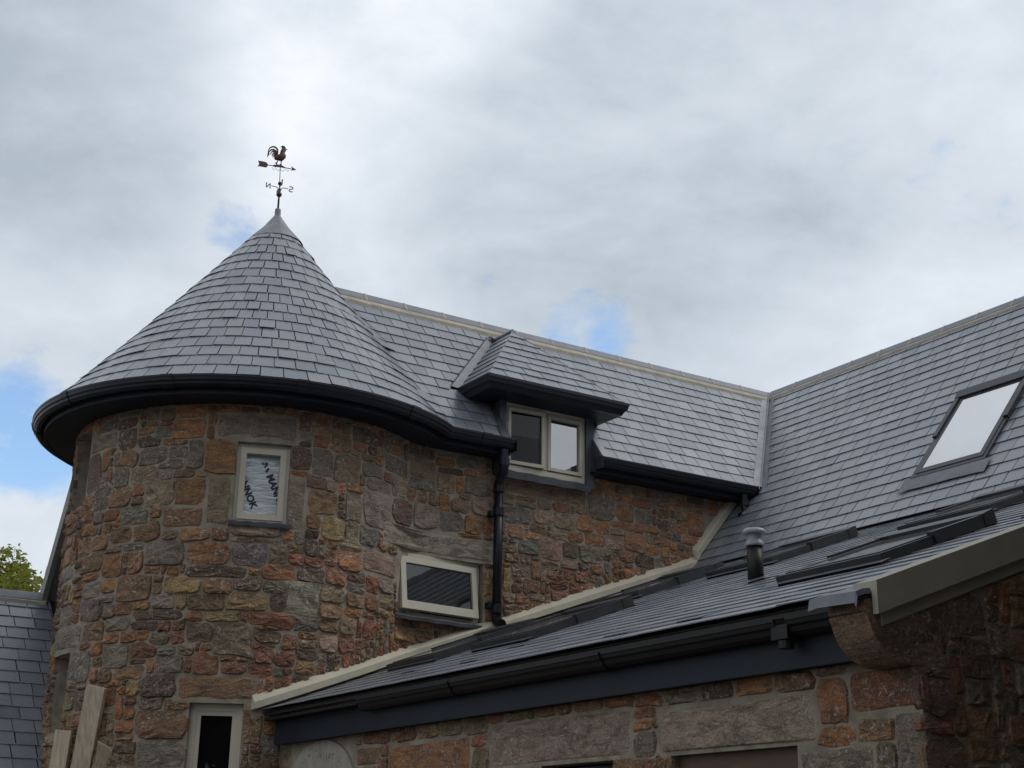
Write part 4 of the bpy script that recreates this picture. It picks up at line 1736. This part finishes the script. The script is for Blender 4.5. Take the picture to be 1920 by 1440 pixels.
rngC = random.Random(33)
NCR = 27
cp = []
for k in range(NCR):
    gC = LC / NCR
    b0_, b1_ = k * gC, min(LC, (k + 1) * gC + .022)
    xm = EX + b0_ * ebC.x
    ylim = ywall(xm) - .02
    x = -ylim
    first = True
    while x < -(YG + .06):
        w2 = .21 * rngC.uniform(.93, 1.07)
        if first:
            w2 *= rngC.uniform(.5, 1)
            first = False
        xe = min(x + w2, -(YG + .06))
        if xe - x > .03:
            poly = [(x + .002, b0_), (xe - .002, b0_), (xe - .002, b1_), (x + .002, b1_)]
            if not all(skipC(*q) for q in poly):
                jb = rngC.uniform(-.004, .004)
                rk = rngC.uniform(-.002, .002)
                pts = [(V((EX, 0, EZ)) + V((0, -1, 0)) * q[0] + ebC * (q[1] + (jb + (rk if i == 0 else -rk) if i < 2 else 0)), (q[1] - b0_) / (b1_ - b0_)) for i, q in enumerate(poly)]
                cp.append(poly_solid(pts, NCv, 0, 0, .0085 + rngC.uniform(0, .002) + (.005 if rngC.random() < .06 else 0), th=.0055))
        x += w2
emit(cp, 'slate', 'slate', lr, 'far_slates')
for sx_, sy_, lab in SKC:
    roof_window('roof_window', 'dark framed ' + lab, V((sx_, sy_, zC(sx_))) + NCv * .01, V((0, -1, 0)), ebC, NCv, SKW, SKL, 'pane_sky', 'skylights on the lean-to roof')
# lead line at the fold under the steep roof
MB().sweep([[V((KX - .05, y, zC(KX - .05))) + NCv * .03, V((KX + .01, y, KZ + .035)), V((xB(KZ + .03), y, KZ + .03)) + NBv * .006] for y in (YG, 6, 8, 10, 10.97)]).build('fold_flashing', 'dark_lead', lean)

# cream flashing where the lean-to meets tower and main wall
fx = [4.385 + (9.24 - 4.385) * i / 60 for i in range(61)]
rngF = random.Random(2)
rows = []
wob = 0
for x in fx:
    y = ywall(x)
    z = zC(x)
    wob = wob * .7 + rngF.uniform(-.006, .008)
    tl = (.115 if x < 5.2 else .115) + wob
    rows.append([V((x, y + .03, z + .03)), V((x, y - .062, z + .03)), V((x, y - .066, z + .085)), V((x, y - .05, z + .105)), V((x, y + .01, z + tl + .03)), V((x, y + .04, z + tl + .03))])
for i in range(1, 9):
    z = KZ + .10 + (5.28 - KZ - .1) * i / 8
    x = xB(z) - .02
    wob = wob * .7 + rngF.uniform(-.006, .008)
    s_ = -V((NBv.x, 0, NBv.z)) * -1
    p_ = V((x, WY, z))
    rows.append([p_ + V((0, .03, 0)) + NBv * .0, p_ + V((0, -.062, 0)) + NBv * .0, p_ + V((0, -.066, 0)) + NBv * .05, p_ + V((0, -.05, 0)) + NBv * .07, p_ + V((0, .01, 0)) + NBv * (.095 + wob), p_ + V((0, .04, 0)) + NBv * (.095 + wob)])
MB().sweep(rows, True).build('wall_flashing', 'cream_render', lean)

# fascia, gutter
YF1 = 10.60
MB().aabb(4.565, YG + .16, 2.452, 4.60, YF1, 2.665).build('fascia', 'navy_board', lean)
MB().aabb(4.585, YG + .16, 2.458, XF + .03, YF1, 2.47).build('soffit', 'navy_board', lean)
MB().aabb(4.475, 8.9, 2.63, 4.565, YF1 + .02, 2.65).aabb(4.475, YG + .2, 2.67, 4.49, YF1 + .02, 2.69).build('eave_tray', 'black_plastic', lean)


def c_gutter(ya, yb_):
    gp = [(.0, -.02), (.0, -.12), (-.02, -.135), (-.055, -.13), (-.078, -.105), (-.085, -.07), (-.10, -.055), (-.104, -.025), (-.11, -.022), (-.11, .0), (-.098, .0), (-.092, -.05), (-.07, -.1), (-.02, -.122), (-.008, -.1), (-.008, -.02)]
    rows = [[V((4.56 + a, y, 2.668 + c * .62)) for a, c in gp] for y in (ya, (ya + yb_) / 2, yb_)]
    for i in range(1, int((ya - yb_) / 1.6) + 1):
        y_ = ya - 1.6 * i + .4
        MB().sweep([[V((4.56 + a * 1.06 - .002, y, 2.668 + c * .66)) for a, c in gp] for y in (y_, y_ - .09)], True).build('gutter_union', 'black_plastic', lean)
    return MB().sweep(rows, True).build('gutter', 'black_plastic', lean)


gy0 = on_x(668, 1300, 4.46).y
gy1 = on_x(1452, 1165, 4.46).y
gy2 = on_x(1468, 1165, 4.46).y
gy3 = on_x(1588, 1150, 4.46).y
c_gutter(gy0, gy1)
c_gutter(gy2 - .02, gy3)
MB().aabb(4.463, gy2 - .02, 2.575, 4.57, gy1 + .03, 2.64).tube([(4.50, (gy1 + gy2) / 2, 2.57), (4.50, (gy1 + gy2) / 2, 2.535)], .036).build('gutter_outlet', 'black_plastic', lean)

# near verge: cream capped board
vx0, vx1 = 4.385, KX + .3


def vz(x):
    return zC(x) + .045


def vprism(pts, x0_, x1_, name, mat):
    MB().sweep([[V((x, y, vz(x) + z)) for y, z in pts] for x in (x0_, x1_)], True).build(name, mat, lean)


vprism([(YG - .05, 0), (YG + .085, .0), (YG + .085, -.045), (YG - .02, -.045), (YG - .02, -.14), (YG - .05, -.14)], vx0, vx1, 'verge_cap', 'shaded_cream')
vprism([(YG - .018, -.05), (YG + .03, -.05), (YG + .03, -.20), (YG - .018, -.20)], vx0 + .05, vx1, 'verge_board', 'shaded_cream')

# walls of the lean-to
rngL = random.Random(44)


def front_at(u, v, off=0.):
    return V((XF - off, -u, v))


def front_pix(px, py):
    q = on_x(px, py, XF)
    return (-q.y, q.z)


def gable_at(u, v, off=0.):
    return V((u, YG - off, v))


FST = parse(450, 1050, .3646, """1285 800 2010 1042 K;765 925 1190 1110 O;600 960 730 1060 B;630 872 780 940 R;805 872 910 920 R;915 858 1025 920 T;1030 842 1145 910 T;1150 825 1270 895 T;1180 900 1270 960 R;1195 965 1280 1090 T;160 965 265 1090 T""")
FST += parse(1100, 1100, .427, """210 490 335 522 R;340 478 490 505 G;500 450 640 495 D;655 425 815 478 O;820 405 1000 460 B;210 535 300 580 R;215 585 290 632 O;215 640 300 750 G;318 500 1008 715 K;1030 400 1140 600 O;1145 350 1488 550 R;1045 620 1180 705 O;1185 585 1358 680 B;1370 560 1500 820 G;935 705 1265 830 G;1272 695 1362 830 T""")
OPN = [(-front_pix(0, 0)[0], 0)]
ha = front_pix(1258, 1425)
hb = front_pix(1495, 1400)
DOOR = (ha[0], .1, hb[0], front_pix(1380, 1407)[1])
ha2, hb2 = front_pix(1015, 1440), front_pix(1150, 1432)
DOOR2 = (ha2[0], .9, hb2[0], front_pix(1080, 1431)[1])
CARV = px_rect(548, 1388, 668, 1470, front_pix)
ffix = []
for x0_, y0_, x1_, y1_, c in FST:
    r = px_rect(x0_, y0_, x1_, y1_, front_pix)
    ffix.append((r, SC[c]))
lay = fill_wall(-10.6, 1.55, -YG + .012, 2.455, ffix, [DOOR, DOOR2, (CARV[0], CARV[1], CARV[2], CARV[3])], lambda u, v: True, rngL, hr=(.07, .16), mix='OORRBBBTTGP')
us = [-10.62 + (10.62 - YG) * i / 20 for i in range(21)] + [DOOR[0], DOOR[2], DOOR2[0], DOOR2[2]]
fw = core('wall', front_at, us, [0, .1, .5, .9, 1.2, 1.6, DOOR[3], DOOR2[3], 2.3, 2.56], [DOOR, DOOR2], .25, 'mortar', lean)
fp = [pc for pc, r in grow_stones(lay, -10.6, 1.55, -YG + .012, 2.455, [DOOR, DOOR2, CARV], lambda u, v: True, front_at, rngL, lambda r: 1.)]
emit(fp, 'stone', 'stone', fw, 'small_stones')
MB().aabb(XF + .12, -DOOR[2], .1, XF + .2, -DOOR[0], DOOR[3] - .001).build('door', 'door_timber', lean)
MB().aabb(XF + .05, -DOOR[2] + .001, DOOR[3] - .11, XF + .12, -DOOR[0] - .001, DOOR[3] - .002).build('door_head', 'door_timber', lean)
MB().aabb(XF + .12, -DOOR2[2], .9, XF + .2, -DOOR2[0], DOOR2[3] - .001).build('window', 'pane_dark', lean)

# carved round-headed stone with worn letter strokes
cu, cv = (CARV[0] + CARV[2]) / 2, CARV[1]
cw, chh = (CARV[2] - CARV[0]) / 2, CARV[3] - CARV[1]
pts = [(cu - cw, cv - .25), (cu + cw, cv - .25)] + [(cu + cw * math.cos(a), cv + chh * math.sin(a)) for a in [math.pi * i / 20 for i in range(21)]]
cs = MB().prism([front_at(x, y, .022) for x, y in reversed(pts)], V((.05, 0, 0))).build('carved_stone', 'carved', lean)
m_ = MB()
for x0_, y0_, x1_, y1_ in ((640, 575, 660, 565), (690, 530, 715, 520), (705, 600, 720, 585), (745, 475, 795, 435), (815, 490, 835, 490), (880, 375, 900, 365), (955, 350, 975, 345), (920, 490, 950, 390), (960, 495, 990, 395), (1075, 530, 1085, 400), (1105, 500, 1140, 395), (1140, 510, 1140, 400), (1180, 510, 1180, 400), (1180, 440, 1215, 410), (1245, 585, 1255, 560), (1275, 500, 1285, 485), (1285, 560, 1300, 540), (1320, 590, 1335, 560), (1340, 640, 1350, 620), (1260, 660, 1275, 640)):
    a = on_x(500 + x0_ / 9.6, 1370 + y0_ / 9.6, XF - .0222)
    c = on_x(500 + x1_ / 9.6, 1370 + y1_ / 9.6, XF - .0222)
    d = (c - a)
    if d.length < .008:
        d = V((0, 0, .008))
    nn = d.normalized().cross(V((1, 0, 0))) * .0028
    m_.prism([a - nn, a + nn, a + d + nn, a + d - nn], V((-.0006, 0, 0)))
m_.build('carved_strokes', 'dark_lead', lean)

# gable wall: dark end wall below the near verge
lay = fill_wall(XF - .012, 1.4, 7.4, 4.0, [], [], lambda u, v: v < zC(u) - .16, rngL, wr=(.14, .42), hr=(.09, .2), mix='BBDGGTR')
us = [XF + (8.9 - XF) * i / 24 for i in range(25)]
gw = MB()
for i in range(24):
    gw.add([gable_at(us[i], 0), gable_at(us[i + 1], 0), gable_at(us[i + 1], zC(us[i + 1]) - .05), gable_at(us[i], zC(us[i]) - .05)], [(0, 1, 2, 3)])
gwo = gw.build('gable_wall', 'mortar', lean)
gp_ = [pc for pc, r in grow_stones(lay, XF - .012, 1.4, 7.4, 4.0, [], lambda u, v: v < zC(u) - .16, gable_at, rngL, lambda r: .75)]
emit(gp_, 'stone', 'stone', gwo, 'small_stones')

# kneeler stone at the foot of the verge with its lead cover
kp = [(4.66, 2.41)]
for i in range(9):
    a = rad(-90 - 80 * i / 8)
    kp.append((4.60 + .235 * math.cos(a), 2.60 + .195 * math.sin(a)))
kp += [(4.352, 2.60), (4.366, 2.607), (4.352, 2.612), (4.352, 2.655), (4.66, 2.735), (4.80, 2.76), (4.80, 2.41)]
m_ = MB().prism([(x, YG - .012, z) for x, z in kp], (0, .215, 0))
kn = m_.build('kneeler_stone', 'stone', lean, col=(.30, .18, .12))
rows = []
for i in range(7):
    x = 4.30 + .26 * i / 6
    zz = 2.638 + (x - 4.30) * .30 + .004 * math.sin(i * 2)
    rows.append([V((x, YG + .26, zz + .045)), V((x, YG + .20, zz + .052)), V((x, YG - .01, zz + .045)), V((x, YG - .02, zz + .02))])
MB().sweep(rows).sweep([[q + V((0, 0, 0)) for q in rows[0]], [q + V((-.012, 0, -.05)) for q in rows[0]]]).build('kneeler_lead', 'grey_lead', lean)

# straw tuft caught at the eave corner
st = MB()
rngT = random.Random(3)
p0 = on_x(490, 1352, 4.50)
for i in range(26):
    a = p0 + V((rngT.uniform(-.03, .03), rngT.uniform(-.05, .04), rngT.uniform(-.01, .02)))
    e = a + V((rngT.uniform(-.03, .02), rngT.uniform(-.05, .05), -rngT.uniform(.03, .11 if i else .3)))
    st.tube([a, (a + e) / 2 + V((rngT.uniform(-.01, .01), rngT.uniform(-.01, .01), 0)), e], .0016, 4)
tag(st.build('straw_tuft', 'straw'), 'dry straw tuft hanging at the low eave corner by the tower', 'straw')

# ------------------------------------------------------------------ vent pipe
vp = V((6.11, 6.66, zC(6.11)))
vent = thing('vent_pipe', 'black vent pipe with a grey mushroom cap standing on the lean-to roof', 'vent pipe', vp)
MB().tube([vp - UZ * .03, vp + UZ * .245], .052, 20).build('pipe', 'black_plastic', vent, smooth=True)
MB().lathe(vp, [(.05, .235), (.062, .235), (.064, .245), (.056, .262), (.048, .275), (.046, .305), (.052, .322), (.04, .325)], 28).build('collar', 'grey_plastic', vent, smooth=True)
MB().lathe(vp, [(.046, .315), (.074, .312), (.080, .32), (.078, .335), (.062, .348), (.03, .354), (.001, .355)], 28).build('cap', 'grey_plastic', vent, smooth=True)
rows = []
for i in range(12):
    a = 2 * math.pi * i / 11
    rows.append([vp + V((.056 * math.cos(a), .056 * math.sin(a), .056 * math.cos(a) * TC + .03)), vp + V((.09 * math.cos(a), .09 * math.sin(a), .09 * math.cos(a) * TC + .02))])
MB().sweep(rows).build('base_flashing', 'dark_lead', vent)

# ------------------------------------------------------------------ low wing on the left
low = thing('low_wing', 'low slate roofed wing at the left edge behind the tower', 'house', (1.5, 13.5, 0))
YD, ZD, TD = 14.0, 4.0, 1.0
lowr = MB().add([(-3, YD, ZD - .02), (3.6, YD, ZD - .02), (3.6, 11.9, ZD - 2.1 * TD - .02), (-3, 11.9, ZD - 2.1 * TD - .02)], [(0, 1, 2, 3)])
lowr.add([(-3, YD, ZD - .02), (3.6, YD, ZD - .02), (3.6, 16.2, ZD - 2.2 * TD), (-3, 16.2, ZD - 2.2 * TD)], [(0, 1, 2, 3)])
lo_r = lowr.build('roof', 'underlay', low)
MB().aabb(-2.9, 12.1, 0, 3.55, 15.9, 1.85).build('wall', 'mortar', low)
sD = math.sqrt(.5)
ps = plane_slates(V((-3, 11.9, ZD - 2.1)), V((1, 0, 0)), V((0, sD, sD)), 0, 6.55, 2.1 / sD - .05, 18, .2, [], random.Random(4))
emit(ps, 'slate', 'slate', lo_r, 'far_slates')
ridge(lo_r, (-3, YD, ZD), (3.5, YD, ZD), 0, V((0, -sD, -sD)), V((0, sD, -sD)), 14, wing=.12, bed=.03)

# ------------------------------------------------------------------ weather vane
vb = V((CX + .055, CY, 7.86))
vane = thing('weather_vane', 'bronze rooster weather vane with arrow and compass letters on the tower tip', 'weather vane', vb)
va = V((math.cos(rad(-12)), math.sin(rad(-12)), 0))   # arrow direction
vn = V((-va.y, va.x, 0))
PXM = 1 / 194.0                                       # metres per picture pixel at the vane


def vpt(px, py, d=0.):
    """picture point of the vane on its own upright plane"""
    dd = ray(px, py)
    q = CAM + dd * ((vb - CAM).dot(vn) / dd.dot(vn))
    return q + vn * d


MB().tube([vb, vb + UZ * .22], [.011, .009], 10).tube([vb + UZ * .2, vpt(525.5, 314)], [.0045, .004], 8).build('rod', 'navy_metal', vane)
zb1, zb2 = vpt(522, 364.5).z, vpt(523.5, 344).z
MB().sphere((vb.x, vb.y, zb1), .029).build('ball', 'bronze', vane, smooth=True)
MB().sphere((vb.x, vb.y, zb2), .021).build('ball', 'navy_metal', vane, smooth=True)
zc = vpt(523, 351).z
m_ = MB()
an = V((math.cos(rad(-12)), math.sin(rad(-12)), 0))
bn = V((-an.y, an.x, 0))
for d in (an, -an, bn, -bn):
    c = V((vb.x, vb.y, zc))
    m_.tube([c - UZ * .025, c + d * .02 - UZ * .012, c + d * .035, c + d * .088], .0042, 6)
m_.lathe((vb.x, vb.y, zb1), [(.012, .025), (.016, .04), (.022, .055), (.01, .062)], 12)
m_.build('compass_arms', 'pewter', vane)


def letter(strokes, c, dx, name):
    m_ = MB()
    for st_ in strokes:
        m_.tube([c + dx * x * .72 + UZ * z * .72 for x, z in st_], .0056, 6)
    m_.build(name, 'pewter', vane)


cc = V((vb.x, vb.y, zc))
NL = [[(-.026, -.034), (-.026, .034)], [(-.026, -.034), (.026, .034)], [(.026, -.034), (.026, .034)], [(-.036, .034), (-.018, .034)], [(.018, -.034), (.036, -.034)]]
letter(NL, cc - an * .118, an, 'letter')
SL = [[(-.026, .036), (0, .04), (.024, .034), (.03, .018), (.016, .004), (-.014, -.004), (-.028, -.018), (-.022, -.034), (0, -.04), (.026, -.036)]]
letter(SL, cc + an * .118, an, 'letter')
WLt = [[(-.034, .034), (-.017, -.034), (0, .02), (.017, -.034), (.034, .034)]]
letter(WLt, cc + bn * .118, bn, 'letter')
EL = [[(-.02, -.034), (-.02, .034)], [(-.02, .034), (.024, .034)], [(-.02, 0), (.014, 0)], [(-.02, -.034), (.024, -.034)]]
letter(EL, cc - bn * .118, bn, 'letter')


def zp(x, y, d=0.):
    return vpt(470 + x / 19.2, 260 + y / 19.2, d)


def flat(poly, th_=.007):
    return [zp(x, y, -th_) for x, y in poly], vn * (2 * th_)


m_ = MB()
m_.tube([zp(600, 945), zp(1460, 1085)], .0045, 6)
for poly in (((270, 800), (330, 800), (560, 850), (630, 940), (590, 1020), (540, 1035), (320, 990), (250, 1000), (310, 900)), ((1455, 1000), (1640, 1125), (1440, 1145), (1490, 1085))):
    pl, dv = flat(poly, .004)
    m_.prism(pl, dv)
m_.build('arrow', 'bronze', vane)
m_ = MB()
for pts in (((880, 1010), (940, 1120), (1000, 1145), (1060, 1110)), ((1075, 1110), (1130, 1165), (1190, 1160), (1270, 1090)), ((800, 1030), (790, 1090), (830, 1105), (850, 1070)), ((1290, 1130), (1330, 1175), (1370, 1140), (1330, 1115))):
    m_.tube([zp(*q) for q in pts], .0022, 5)
m_.build('scrolls', 'pewter', vane)
m_ = MB()
body = ((840, 640), (880, 590), (965, 600), (1030, 560), (1060, 500), (1075, 430), (1120, 360), (1190, 340), (1250, 370), (1265, 420), (1225, 480), (1245, 560), (1272, 630), (1255, 700), (1200, 755), (1140, 800), (1060, 800), (1020, 790), (960, 775), (890, 765), (850, 720))
# rounded body: three nested outlines
cxb = sum(p_[0] for p_ in body) / len(body)
cyb = sum(p_[1] for p_ in body) / len(body)
rows = []
for sc_, d in ((.35, -.024), (.8, -.016), (1., -.005), (1., .005), (.8, .016), (.35, .024)):
    rows.append([zp(cxb + (x - cxb) * sc_, cyb + (y - cyb) * sc_, d) for x, y in body])
m_.sweep(rows, True)
for poly in (((1075, 300), (1110, 275), (1150, 245), (1170, 265), (1215, 270), (1255, 330), (1265, 375), (1190, 365), (1120, 345), (1130, 315)), ((1250, 365), (1325, 392), (1255, 412)), ((1215, 410), (1268, 410), (1268, 455), (1235, 485), (1215, 460)),
             ((965, 770), (1010, 770), (985, 820), (950, 900), (960, 950), (930, 950), (920, 900), (870, 865), (915, 865), (945, 830)), ((1075, 790), (1140, 790), (1112, 840), (1105, 920), (1120, 965), (1070, 965), (1045, 910), (1080, 905), (1088, 850)), ((800, 960), (850, 945), (960, 935), (1120, 970), (1240, 1030), (1230, 1050), (1040, 1025), (810, 1000))):
    pl, dv = flat(poly, .006)
    m_.prism(pl, dv)


def feather(pts, w0, w1):
    L, R_ = [], []
    for i, (x, y) in enumerate(pts):
        xa, ya = pts[max(0, i - 1)]
        xb_, yb_ = pts[min(len(pts) - 1, i + 1)]
        dx, dy = xb_ - xa, yb_ - ya
        l = math.hypot(dx, dy)
        w_ = w0 + (w1 - w0) * i / (len(pts) - 1)
        L.append((x - dy / l * w_, y + dx / l * w_))
        R_.append((x + dy / l * w_, y - dx / l * w_))
    rows = [[zp(*a, -.005), zp(*c, -.005), zp(*c, .005), zp(*a, .005)] for a, c in zip(L, R_)]
    m_.sweep(rows, True)


feather([(930, 640), (965, 520), (975, 420), (930, 340), (860, 295), (780, 290), (700, 325), (650, 400), (630, 500), (605, 650)], 30, 14)
feather([(920, 640), (940, 520), (900, 440), (820, 395), (740, 400), (680, 450), (650, 520), (650, 600)], 36, 14)
feather([(910, 640), (910, 540), (870, 480), (800, 460), (740, 490), (700, 570)], 36, 14)
feather([(900, 640), (880, 570), (830, 530), (780, 560), (775, 620)], 36, 14)
feather([(890, 650), (850, 600), (820, 610), (800, 680)], 34, 12)
m_.build('rooster', 'bronze', vane)

# ------------------------------------------------------------------ planks leaning on the tower
def plank(top, foot, w_, th_, side, label, tilt=0.):
    d = (top - foot)
    ax = d.normalized()
    sd = V((math.cos(side), math.sin(side), 0))
    sd = (sd - ax * sd.dot(ax)).normalized()
    nn = ax.cross(sd)
    o = foot - sd * w_ / 2
    m_ = MB()
    rows = []
    for i in range(9):
        q = o + d * (i / 8)
        rows.append([q, q + sd * w_, q + sd * w_ + nn * th_, q + nn * th_])
    rows[-1] = [q + ax * tilt * (1 if j in (0, 3) else -1) for j, q in enumerate(rows[-1])]
    m_.sweep(rows, True)
    return tag(m_.build('timber_plank', 'old_timber', base=True), label, 'plank', 'planks leaning on the tower')


def cyl_pt(px, py, off):
    u, v = wall_pix(px, py)
    return wall_at(u, v, off)


tp_ = cyl_pt(199, 1291, .12)
ft = on_z(40, 2010, 0)
plank(tp_, ft, .165, .05, rad(-47), 'tall weathered timber plank, the highest of three leaning on the tower')
tp_ = cyl_pt(141, 1371, .11)
ft2 = on_z(8, 2020, 0)
plank(tp_, ft2, .14, .04, rad(-44), 'shorter pale timber plank leaning left of the tallest plank')
tp_ = cyl_pt(208, 1400, .07)
ft3 = on_z(118, 2000, 0)
plank(tp_, ft3, .12, .03, rad(-20), 'short mossy timber offcut leaning right of the tallest plank', .03)


# ------------------------------------------------------------------ trees and bushes
def leaves(cen, rx, ry, rz, n_, ls, rng, clumps=30):
    m_ = MB()
    cl = []
    for i in range(clumps):
        a = rng.uniform(0, 2 * math.pi)
        e = math.asin(rng.uniform(-.5, 1))
        f = rng.uniform(.45, .85)
        cl.append((V((math.cos(a) * math.cos(e) * rx * f, math.sin(a) * math.cos(e) * ry * f, math.sin(e) * rz * f)), rng.uniform(.28, .5)))
    for i in range(n_):
        c, s = rng.choice(cl)
        d = V((rng.gauss(0, 1), rng.gauss(0, 1), rng.gauss(0, 1)))
        d.normalize()
        d *= rng.random() ** .4 * s
        q = cen + c + V((d.x * rx, d.y * ry, d.z * rz))
        t = V((rng.gauss(0, 1), rng.gauss(0, 1), rng.gauss(0, .6))).normalized()
        b_ = t.orthogonal().normalized()
        b_ = (b_ * math.cos(i) + t.cross(b_) * math.sin(i)).normalized()
        l = ls * rng.uniform(.6, 1.4)
        m_.add([q - t * l, q + b_ * l * .42, q + t * l, q - b_ * l * .42], [(0, 1, 2, 3)])
    return m_


rngV = random.Random(9)


def bush(name, label, base_, h_, rx, ry, n_, ls, mat, cat, sprigs=0, group=None):
    th_ = thing(name, label, cat, base_, group)
    cen = V(base_) + V((0, 0, h_ * .62))
    m_ = leaves(cen, rx, ry, h_ * .42, n_, ls, rngV)
    sp_ = MB()
    for i in range(sprigs):
        a = cen + V((rngV.uniform(-.8, .8) * rx, rngV.uniform(-.3, .3) * ry, h_ * .25))
        e = a + V((rngV.uniform(-.25, .25), rngV.uniform(-.2, .2), h_ * .15 + rngV.uniform(.15, .5)))
        mid = (a + e) / 2 + V((rngV.uniform(-.06, .06), 0, 0))
        sp_.tube([a, mid, e], [.008, .005, .002], 4)
        for k in range(14):
            f = rngV.uniform(.35, 1)
            q = a.lerp(e, f) + V((rngV.uniform(-.07, .07), rngV.uniform(-.05, .05), rngV.uniform(-.03, .03)))
            t = V((rngV.gauss(0, 1), rngV.gauss(0, .5), rngV.gauss(.3, .6))).normalized()
            b_ = t.orthogonal()
            m_.add([q - t * ls * .7, q + b_ * ls * .28, q + t * ls * .7, q - b_ * ls * .28], [(0, 1, 2, 3)])
    m_.build('crown', mat, th_)
    tr_ = MB().tube([V(base_) - UZ * .1, V(base_) + V((.06, 0, h_ * .3)), V(base_) + V((0, .05, h_ * .75))], [.09 * h_ / 3, .07 * h_ / 3, .02], 8)
    for i in range(5):
        a = V(base_) + V((.04, .02, h_ * (.3 + .07 * i)))
        tr_.tube([a, a + V((rngV.uniform(-.6, .6) * rx, rngV.uniform(-.6, .6) * ry, h_ * .22))], [.04 * h_ / 3, .01], 5)
    tr_.v += []
    k = len(tr_.v)
    tr_.add(sp_.v, sp_.f)
    tr_.build('trunk', 'bark', th_)
    return th_


bq = on_y(30, 1100, 19.0)
bush('bush', 'bright yellow green bush rising behind the low wing ridge, at the left edge', (on_y(8, 1100, 19.0).x, 19.0, 0), bq.z + .06, 1.5, 1.0, 52000, .046, 'leaf_bright', 'bush', 3)
bush('bush', 'green bush with thin sprigs behind the low wing ridge, touching the gable verge', (on_y(78, 1100, 18.2).x, 18.2, 0), on_y(78, 1100, 18.2).z + .08, 1.2, .9, 44000, .044, 'leaf_bright', 'bush', 4)
# trees of the yard on the viewer's left, seen only as reflections in the ground-floor pane
for i, (x, y, h_) in enumerate(((-6.6, -6.3, 6.5), (-3.2, -8.6, 6.0), (-10.0, -10.5, 8.0))):
    bush('yard_tree', ('dark tree standing nearest behind the viewer', 'smaller dark tree on the right of the yard trees', 'tallest dark tree at the back of the yard')[i] + ', reflected in the ground-floor pane', (x, y, 0), h_ + 2, 3.3, 3., 9000, .2, 'leaf_dark', 'tree')

# unseen outbuilding, added beyond the right edge to shade the lean-to gable
shade_bld = thing('outbuilding', 'unseen stone outbuilding added just outside the right edge to shade the gable', 'outbuilding', (8.0, .3, 0))
MB().prism([(1.9, -2.6, 0), (14.0, -2.6, 0), (14.0, 3.4, 0), (5.0, 3.4, 0), (1.9, 1.26, 0)], (0, 0, 6.6)).build('wall', 'dark_stone', shade_bld)
MB().prism([(5.1, -2.8, 6.5), (5.1, 3.5, 6.62), (5.1, .3, 9.0)], (9.1, 0, 0)).build('roof', 'slate', shade_bld)
